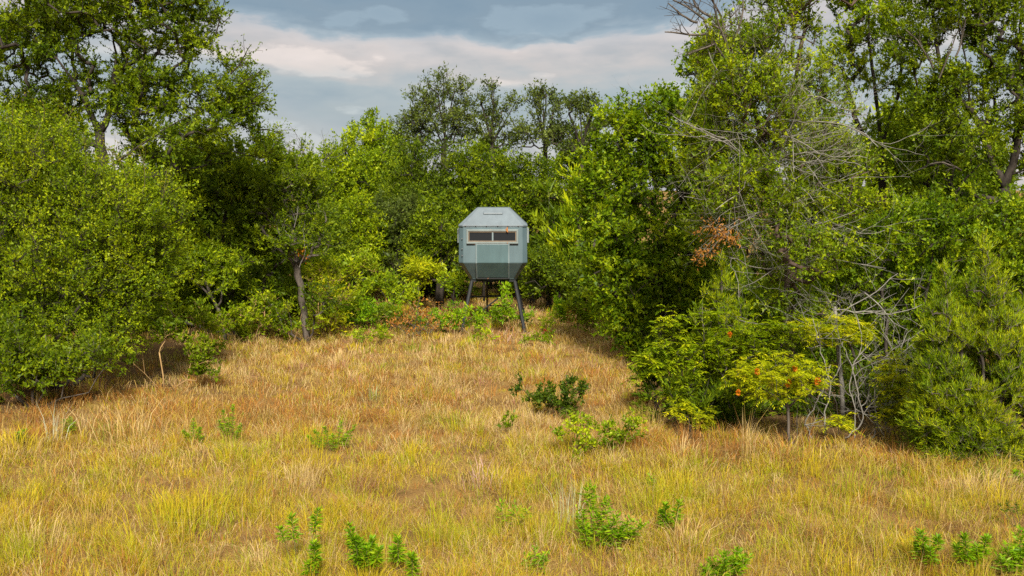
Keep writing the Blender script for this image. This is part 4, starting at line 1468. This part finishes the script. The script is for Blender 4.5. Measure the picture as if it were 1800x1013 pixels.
sumac('umbrella shaped sumac with orange seed heads on a single straight trunk', (1388, 805),
      [[(1388, 805), (1387, 760), (1385, 715), (1380, 690)], [(1385, 715), (1350, 690), (1320, 670)], [(1386, 715), (1420, 685), (1440, 665)], [(1400, 803), (1402, 740), (1405, 690)]],
      [(1365, 662, 84, 28, 130), (1430, 668, 34, 18, 30), (1310, 672, 32, 18, 26)], 15.0,
      [(1386, 674, 0.05), (1437, 671, 0.05), (1397, 648, 0.035), (1331, 653, 0.035), (1298, 690, 0.03)], 1, 1.0, 0.026)
sumac('tall sumac with the flattest topmost yellow green canopy', (1505, 780),
      [[(1505, 780), (1515, 700), (1495, 640), (1470, 605)], [(1540, 780), (1530, 700), (1510, 640), (1490, 600)], [(1515, 700), (1560, 640), (1520, 600)], [(1470, 785), (1475, 720), (1440, 640), (1420, 605)]],
      [(1455, 583, 66, 18, 84), (1508, 586, 28, 14, 22)], 16.0, (), 2, 1.0, 0.016)
sumac('sumac with a ragged canopy left of the umbrella shaped one', (1310, 800),
      [[(1310, 800), (1312, 740), (1300, 680), (1290, 630)], [(1300, 800), (1290, 740), (1270, 660)], [(1320, 800), (1330, 720), (1340, 640)]],
      [(1262, 600, 34, 40, 56), (1320, 592, 34, 30, 46), (1372, 582, 30, 20, 30), (1240, 560, 20, 20, 14)], 16.2, [(1283, 588, 0.03)], 3, 1.0, 0.016, 'elm')
sumac('leftmost sumac leaning out over the grass from the dark bush', (1190, 790),
      [[(1190, 790), (1180, 720), (1175, 650)], [(1175, 788), (1160, 720), (1140, 660)]],
      [(1178, 600, 34, 40, 54), (1136, 645, 26, 30, 32), (1218, 640, 26, 34, 30), (1195, 690, 26, 20, 16)], 16.2, (), 4, 1.0, 0.016, 'juniper')
sumac('small sumac sprig low in front of the dark bush', (1215, 785), [[(1215, 785), (1212, 750), (1210, 732)]],
      [(1195, 725, 22, 14, 12), (1232, 738, 20, 12, 12)], 15.6, (), 5, 1.0, 0.01)
sumac('narrow sumac with yellowing leaves beside the large front juniper', (1575, 785),
      [[(1575, 785), (1572, 740), (1570, 690)], [(1585, 785), (1590, 720), (1580, 660)]],
      [(1568, 665, 30, 32, 44), (1578, 712, 32, 34, 50), (1600, 740, 22, 16, 14)], 15.3, (), 6, 1.0, 0.014)
sumac('short sumac seedling between the bare stems', (1470, 790), [[(1470, 790), (1472, 765), (1475, 745)]],
      [(1478, 745, 26, 12, 14)], 15.2, (), 7, 1.0, 0.008)


def thicket():
    b0 = at(1530, 795, 15.6)
    b0[2] = gz(b0[0], b0[1])
    root = thing('bare_shrub', 'leafless shrub of crooked grey stems beside the umbrella shaped sumac', 'shrub', b0)
    stems = [[(1452, 800), (1448, 730), (1462, 680), (1440, 610), (1430, 560)], [(1500, 800), (1505, 730), (1490, 670), (1520, 600), (1500, 540)], [(1530, 805), (1545, 740), (1535, 690), (1560, 640), (1610, 600)],
             [(1560, 800), (1550, 720), (1580, 650), (1560, 590)], [(1600, 800), (1590, 740), (1600, 680), (1580, 600)], [(1425, 800), (1415, 740), (1445, 690), (1460, 640)], [(1480, 800), (1520, 740), (1500, 650), (1480, 600)],
             [(1545, 800), (1520, 700), (1560, 620), (1640, 570)]]
    for s in stems:
        acc = Acc()
        dy = rng.uniform(-0.5, 0.5)
        q = np.array([at(p[0], p[1], 15.6 + dy) for p in s])
        q[0][2] = gz(q[0][0], q[0][1]) - 0.02
        u = np.linspace(0, 1, 22)
        f = np.linspace(0, 1, len(q))
        qq = np.stack([np.interp(u, f, q[:, k]) for k in range(3)], 1)
        for _ in range(2):
            qq[1:-1] = .5 * qq[1:-1] + .25 * (qq[:-2] + qq[2:])
        qq[1:] += rng.normal(size=(21, 3)) * 0.011
        acc.tube(qq, np.linspace(0.0135, 0.006, 22), 5)
        for k in range(7):
            i = int(rng.integers(5, 21))
            bare(acc, qq[i], rnd_unit(1)[0] + [0, 0, 0.5], rng.uniform(0.25, 0.7), 0.008, 2, 0.35, 0.03, 3)
        link('stem', acc.mesh('stem', b0, smooth=True), BARK_PALE, root)


thicket()


def dead_tree():
    b0 = at(1480, 780, 16.6)
    b0[2] = gz(b0[0], b0[1])
    root = thing('dead_tree', 'small dead tree with sprawling bare silver limbs above the topmost sumac', 'tree', b0)
    acc = Acc()
    q = np.array([b0 - [0, 0, .05], at(1480, 680, 16.6), at(1470, 590, 16.6), at(1468, 540, 16.4)])
    acc.tube(q, [0.05, 0.04, 0.03, 0.022], 6)
    link('trunk', acc.mesh('trunk', b0, smooth=True), BARK_PALE, root)
    for (x1, y1, x2, y2) in ((1470, 560, 1570, 470), (1468, 545, 1640, 545), (1520, 515, 1610, 580), (1468, 545, 1420, 480), (1470, 570, 1320, 500), (1470, 590, 1600, 620)):
        acc = Acc()
        p, q = at(x1, y1, 16.3), at(x2, y2, 15.8)
        bare(acc, p, q - p, np.linalg.norm(q - p), 0.012, 3, 0.30, 0.0, 4)
        link('limb', acc.mesh('limb', b0, smooth=True), BARK_PALE, root)


dead_tree()

# ------------------------------------------------------------------ weeds and small plants
def weed(name, label, base, stems, leaf='weed', L=0.112, W=0.0215, n=230, low=0.35, r=0.005, group=None, cat='weed', stem=None, spread=0.9, bush=0):
    """upright stems with a whorl of narrow leaves; stems: tops in picture coordinates"""
    b0 = ground(*base)
    Y = b0[1]
    root = thing(name, label, cat, b0, group)
    for s in stems:
        px, py = s[0], s[1]
        lo = s[2] if len(s) > 2 else low
        kk = s[3] if len(s) > 3 else 1.0
        acc, lf = Acc(), Acc()
        top = at(px, py, Y + rng.uniform(-0.15, 0.15))
        foot = b0 + np.array([(top[0] - b0[0]) * 0.35, (top[1] - b0[1]) * .4, 0])
        foot[2] = gz(foot[0], foot[1]) - 0.02
        u = np.linspace(0, 1, 7)[:, None]
        c = foot * 0.6 + top * 0.4 + np.array([0, 0, 0.12 * (top[2] - foot[2])])
        q = (1 - u) ** 2 * foot + 2 * u * (1 - u) * c + u * u * top
        acc.tube(q, np.linspace(r, r * 0.5, 7), 5)
        st = link('stem', acc.mesh('stem', b0, smooth=True), stem or STEM, root)
        m = int(n * kk)
        f = lo + (1 - lo) * np.sort(rng.random(m)) ** 0.85
        P = np.stack([np.interp(f, u[:, 0], q[:, k]) for k in range(3)], 1)
        a = np.arange(m) * 2.4 + rng.uniform(0, .5, m)
        rise = 0.15 + 0.9 * ((f - lo) / (1 - lo)) ** 3
        d = unit(np.stack([np.cos(a) * spread, np.sin(a) * spread, rise], 1) + rng.normal(size=(m, 3)) * 0.12)
        if bush:
            P = P + rng.normal(size=(m, 3)) * bush
        sz = L * rng.uniform(0.7, 1.15, m) * (1 - 0.35 * ((f - lo) / (1 - lo)) ** 2)
        lf.leaves(P, d, sz, W * rng.uniform(0.8, 1.2, m), np.clip(rng.normal(0.5, 0.2, m), 0, 1), upbias=1.5, fold=0.12)
        link('leaves', lf.mesh('leaves', b0, attr='tint'), LM[leaf], st)
    return root


weed('tall_weed', 'tall weed with two leafy heads on long thin stems at the bottom edge', (527, 1000), [(512, 908, 0.55), (560, 896, 0.5), (492, 930, 0.7, 0.5)], n=80)
weed('leafy_weed', 'round leafy weed at the bottom edge right of the two headed one', (556, 1030), [(553, 955, 0.45, 1.2), (540, 990, 0.5, .6)], n=90)
weed('leafy_weed', 'thick clump of dark green leafy weeds left of centre at the bottom', (640, 1025), [(613, 922, 0.4), (634, 948, 0.35, 1.2), (655, 948, 0.35, 1.2), (624, 945, 0.4), (668, 965, 0.5), (645, 965, .4)], n=100)
weed('leafy_weed', 'slim leafy weed just right of the thick dark clump', (702, 1010), [(699, 945, 0.35, 1.1), (690, 965, .5, .6)], n=90)
weed('leafy_weed', 'stubby leafy weed touching the bottom edge left of centre', (726, 1030), [(724, 975, 0.3, 1.2)], n=100)
weed('leafy_weed', 'bushy bright weed with one taller dark spike right of centre foreground', (1045, 965),
     [(1036, 855, 0.55, 1.3), (1068, 878, 0.6), (1020, 900, 0.4), (1050, 905, 0.4), (1085, 905, 0.4), (1110, 915, 0.4), (1132, 922, 0.5), (1025, 925, .3), (1075, 925, .3), (1100, 930, .3)], n=90, bush=0.025)
weed('leafy_weed', 'two headed leafy weed right of the bushy spiked one', (1172, 938), [(1170, 888, 0.3, 1.2), (1195, 884, 0.4, 1.1), (1162, 900, 0.4)], n=90)
weed('leafy_weed', 'low wide leafy weed at the bottom edge right of centre', (1270, 1025), [(1250, 985, 0.3), (1275, 975, 0.3), (1300, 968, 0.3), (1290, 985, 0.3), (1235, 1000, .3), (1310, 980, .4)], n=90, bush=0.02)
weed('leafy_weed', 'leafy weed with several round heads at the bottom right', (1640, 1010), [(1617, 935, 0.55, 1.1), (1648, 945, 0.6), (1635, 965, .4), (1610, 960, .4)], n=80)
weed('leafy_weed', 'tall leafy weed pair left of the bottom right corner', (1712, 1015), [(1695, 940, 0.4, 1.1), (1735, 945, 0.5, 1.1), (1680, 960, 0.4), (1718, 960, .4)], n=90)
weed('leafy_weed', 'big bright leafy weed in the bottom right corner', (1790, 1015), [(1770, 960, 0.2), (1795, 930, 0.2, 1.2), (1760, 985, 0.3), (1785, 970, 0.2, 1.2), (1810, 950, .2)], n=100, bush=0.03)
weed('fern_leaf_weed', 'sprig with ladder like dark leaflets near the right edge', (1800, 940), [(1770, 882, 0.55, 0.45), (1785, 885, 0.6, 0.4), (1757, 888, .7, .3)], leaf='darkweed', L=0.07, W=0.018, n=60)
weed('leafy_weed', 'small green weed right of the rusty grass near the right edge', (1790, 862), [(1785, 830, 0.2), (1798, 838, 0.2)], n=80)
weed('leafy_weed', 'little faint weed right of centre above the two headed one', (1143, 862), [(1143, 838, 0.3, .6)], n=60)
weed('leafy_weed', 'faded weed tuft left of the bushy spiked one', (890, 925), [(880, 885, 0.3, 0.7), (905, 890, .4, .5), (930, 895, .4, .5)], n=60, bush=0.03)
weed('leafy_weed', 'pale weed near the bottom edge just right of centre', (945, 1005), [(940, 965, 0.3, 0.7), (960, 975, .3, .6), (925, 985, .3, .6)], n=60, bush=0.03)
weed('leafy_weed', 'low dark green weed with fanned shoots left of centre', (588, 795), [(552, 758, 0.2), (570, 752, 0.2), (600, 742, 0.2, 1.1), (625, 748, 0.2), (585, 765, .2), (612, 760, .2), (540, 768, .3)], n=80, L=0.085, W=0.017)
weed('leafy_weed', 'taller yellow green weed in the brown grass on the left', (405, 778), [(392, 722, 0.3), (410, 712, 0.2, 1.2), (425, 745, 0.3), (385, 740, .3), (402, 735, .2), (418, 760, .3, .7)], n=80, L=0.08, W=0.018)
weed('leafy_weed', 'flat topped yellow green weed left of the taller one', (340, 785), [(322, 758, 0.3), (340, 736, 0.35, .8), (352, 752, 0.3), (330, 765, 0.2), (358, 768, .3, .7)], n=80, L=0.08, W=0.018)
weed('leafy_weed', 'green tuft at the foot of the left thicket', (118, 762), [(112, 738, 0.1), (124, 735, 0.1), (130, 745, .1)], n=60, L=0.10, W=0.014)
weed('leafy_weed', 'small green weed at the far left edge', (38, 780), [(32, 762, .2), (42, 758, .2)], n=60)

tree('dark_bush', 'small dark green bush alone in the middle of the clearing', 'bush', ground(975, 735)[1], (975, 735),
     [[(975, 735), (970, 710), (960, 690)], [(985, 735), (1000, 705), (1010, 685)], [(955, 732), (930, 700), (912, 672)]],
     [(960, 700, 24, 18), (1005, 692, 26, 20), (985, 715, 30, 16), (914, 680, 9, 14), (990, 735, 18, 10), (940, 700, 18, 10, 0, .6)],
     'darkweed', 0.045, 0.026, lai=2.6, r_base=0.016, r_tip=0.003, step=0.08, twl=0.13, gap=-1, seed=161, r_tw=0.002, lpt=10)
for (lab, b, pads, lf_, sd_) in (
        ('broad yellow green weed just below the small dark bush', (1015, 805), [(1000, 760, 20, 18), (1030, 752, 24, 20), (1020, 785, 32, 16)], 'bright', 162),
        ('loose yellow green weed left of the right thicket', (1090, 800), [(1085, 765, 26, 22), (1110, 755, 22, 20), (1070, 775, 16, 12)], 'bright', 163),
        ('low olive weed left of the small dark bush', (915, 772), [(905, 755, 24, 12), (925, 762, 18, 8)], 'elm', 164)):
    tree('bushy_weed', lab, 'weed', ground(*b)[1], b, [[b, (b[0] - 4, b[1] - 25), (b[0] - 6, b[1] - 45)], [b, (b[0] + 8, b[1] - 22), (b[0] + 14, b[1] - 40)]], pads,
         lf_, 0.055, 0.026, lai=1.6, r_base=0.011, r_tip=0.003, step=0.08, twl=0.15, gap=-1, seed=sd_, r_tw=0.002, lpt=9, bark=STEM_DRY)

# weeds round the blind, one by one
for (lab, b, pads, lf_) in (
        ('bright green weed hiding the front left foot of the blind', (822, 594), [(808, 556, 22, 14), (838, 560, 18, 12), (794, 564, 16, 12), (820, 574, 22, 10)], 'weed'),
        ('dark leafy weed growing under the middle of the blind', (888, 588), [(890, 530, 9, 22), (884, 556, 14, 16)], 'weed'),
        ('wide low weed beside the front right leg', (905, 578), [(895, 562, 32, 10), (925, 560, 16, 10), (870, 564, 16, 9)], 'weed'),
        ('green weed left of the blind in the pale grass', (760, 588), [(745, 565, 26, 16), (775, 575, 16, 10)], 'weed'),
        ('wide dull green weed clump far left of the blind', (690, 590), [(680, 560, 24, 16), (715, 570, 18, 12)], 'oak'),
        ('thin upright weed right of the blind', (985, 585), [(982, 545, 10, 24), (992, 560, 10, 14)], 'weed'),
        ('green weed with red leaves right of the blind', (1010, 590), [(1003, 545, 16, 18), (1020, 570, 14, 12)], 'bright'),
        ('leafy weed against the base of the broad leaved tree', (1045, 592), [(1045, 570, 22, 20), (1035, 540, 14, 14)], 'bright'),
        ('olive weed right of the blind with brown stems', (965, 590), [(962, 575, 14, 12)], 'elm'),
        ('low yellow green tuft below the front right foot', (945, 612), [(935, 606, 20, 7), (960, 602, 14, 6)], 'elm'),
        ('low tuft of green in the grass below the blind', (855, 606), [(850, 598, 18, 6)], 'bright'),
        ('scrubby weed in the grass below the pale trunked tree', (640, 606), [(635, 596, 22, 8), (665, 592, 18, 8)], 'bright'),
        ('small weed in the grass near the leaning sapling', (390, 628), [(388, 618, 14, 7)], 'bright'),
        ('yellow green weeds at the feet of the sapling', (445, 600), [(455, 570, 18, 14), (440, 590, 24, 10)], 'elm')):
    Yb = ground(*b)[1]
    pads = [(p_[0], p_[1] - 2, p_[2] * 1.05, p_[3] * 1.1) for p_ in pads]
    tree('bushy_weed', lab, 'weed', Yb, b, [[b, (b[0] - 3, b[1] - 12), (b[0] - 5, b[1] - 22)], [b, (b[0] + 4, b[1] - 12), (b[0] + 8, b[1] - 20)]], pads,
         lf_, 0.085, 0.028, lai=1.9, r_base=0.012, r_tip=0.004, step=0.12, twl=0.2, gap=-1, seed=170, r_tw=0.003, lpt=9, bark=STEM_DRY)
for (lab, b, c_) in (('red leaved sprig standing in the weeds right of the blind', (1003, 590), [(1005, 543), (1012, 540), (998, 548)]),
                     ('dark red sprig low in the grass right of the leg', (960, 595), [(958, 580), (968, 583), (972, 588)]),
                     ('small red sprig near the broad leaved tree', (1040, 575), [(1037, 545), (1033, 540)])):
    weed('red_sprig', lab, b, c_, leaf='red', L=0.09, W=0.035, n=26, low=0.55, stem=STEM_DRY)


def brush_pile():
    b0 = ground(722, 596)
    root = thing('dead_bush', 'heap of dead rusty brown leaves and twigs among the weeds left of the blind', 'dead bush', b0)
    acc, lf = Acc(), Acc()
    lp = []
    for k in range(9):
        bare(acc, b0 + [rng.normal(0, .32), rng.normal(0, .12), 0.05], [rng.normal() * .8, rng.normal() * .5, 0.75], 0.85, 0.012, 2, 0.3, 0.02, 3, 4, lp)
    pts = np.repeat(np.concatenate(lp), 3, axis=0)
    pts += rng.normal(size=pts.shape) * 0.03
    lf.leaves(pts, rnd_unit(len(pts)), 0.08, 0.035, rng.random(len(pts)))
    link('twigs', acc.mesh('twigs', b0), BARK_GREY, root)
    link('dead_leaves', lf.mesh('dead_leaves', b0, attr='tint'), LM['rusty'], root)


brush_pile()


def grass_clump(label, base, n, hpx, spread, lean, cols, wd=0.008, name='grass_clump'):
    b0 = ground(*base)
    s = b0[1] / FPX
    acc = Acc()
    off = rng.normal(size=(n, 2)) * spread
    B = np.stack([b0[0] + off[:, 0], b0[1] + off[:, 1], np.zeros(n)], 1)
    B[:, 2] = gz(B[:, 0], B[:, 1]) - 0.01
    blades(acc, B, hpx * s * rng.uniform(0.55, 1.15, n), off / spread * lean * 0.5 + rng.normal(size=(n, 2)) * lean * 0.5, wd * rng.uniform(0.7, 1.3, n),
           PAL[rng.choice(cols, n)] * rng.uniform(0.85, 1.2, (n, 1)), 0.5)
    o = link(name, acc.mesh(name, b0, attr='col'), GRASS, None, b0)
    o['label'] = label
    o['category'] = 'grass clump'


PAL = np.vstack([PAL, [[0.50, 0.52, 0.36], [0.55, 0.36, 0.30], [0.40, 0.42, 0.22]]])
grass_clump('tall pale grey green grass clump at the foot of the left thicket', (95, 775), 26, 75, 0.07, 0.35, [8, 4, 8], 0.010)
grass_clump('second pale grass clump right of the tall grey green one', (152, 768), 18, 62, 0.06, 0.3, [8, 4, 4], 0.009)
grass_clump('arching tan grass clump right of the left thicket', (235, 775), 90, 70, 0.22, 0.6, [0, 3, 4], 0.010)
for (lab, b, n, h, sp, c_) in (('rusty brown sedge clump drooping below the leafy shrub', (300, 735), 90, 55, 0.28, [3, 6, 3, 0]), ('rusty sedge clump behind the taller yellow green weed', (430, 735), 80, 45, 0.26, [3, 6, 3]),
                               ('rust red grass clump at the foot of the umbrella shaped sumac', (1385, 822), 90, 45, 0.3, [3, 3, 0]), ('rust red grass clump below the dark bush on the right', (1205, 805), 80, 45, 0.28, [3, 3, 6]),
                               ('rust red grass clump left of the large front juniper', (1590, 828), 90, 45, 0.3, [3, 3, 0, 7])):
    grass_clump(lab, b, n, h, sp, 0.9, c_, 0.009)
grass_clump('reddish dry brush in the grass between the legs of the blind', (880, 596), 110, 22, 0.35, 0.6, [7, 3, 9], 0.014)
grass_clump('pinkish feathery grass clump in the middle of the foreground', (845, 850), 80, 62, 0.13, 0.5, [9, 9, 7, 0], 0.006)
grass_clump('tall thin pale stalks below the right sumacs', (1312, 812), 26, 110, 0.10, 0.25, [4, 0, 6], 0.008)
grass_clump('bluish pale grass stalks left of the bushy spiked weed', (1002, 905), 26, 95, 0.12, 0.26, [10, 10, 8], 0.006)
grass_clump('blue green grass streak in the middle of the clearing', (655, 700), 30, 42, 0.08, 0.3, [10, 10, 5], 0.008)
grass_clump('golden arching grass clump at the left edge', (25, 800), 160, 55, 0.28, 0.6, [1, 1, 0], 0.010)
grass_clump('dense yellow green tussock left of centre foreground', (320, 930), 240, 75, 0.26, 0.4, [1, 2, 1], 0.008)
grass_clump('arching straw tussock right of the bushy spiked weed', (1200, 970), 130, 75, 0.12, 0.9, [0, 4, 6], 0.008)
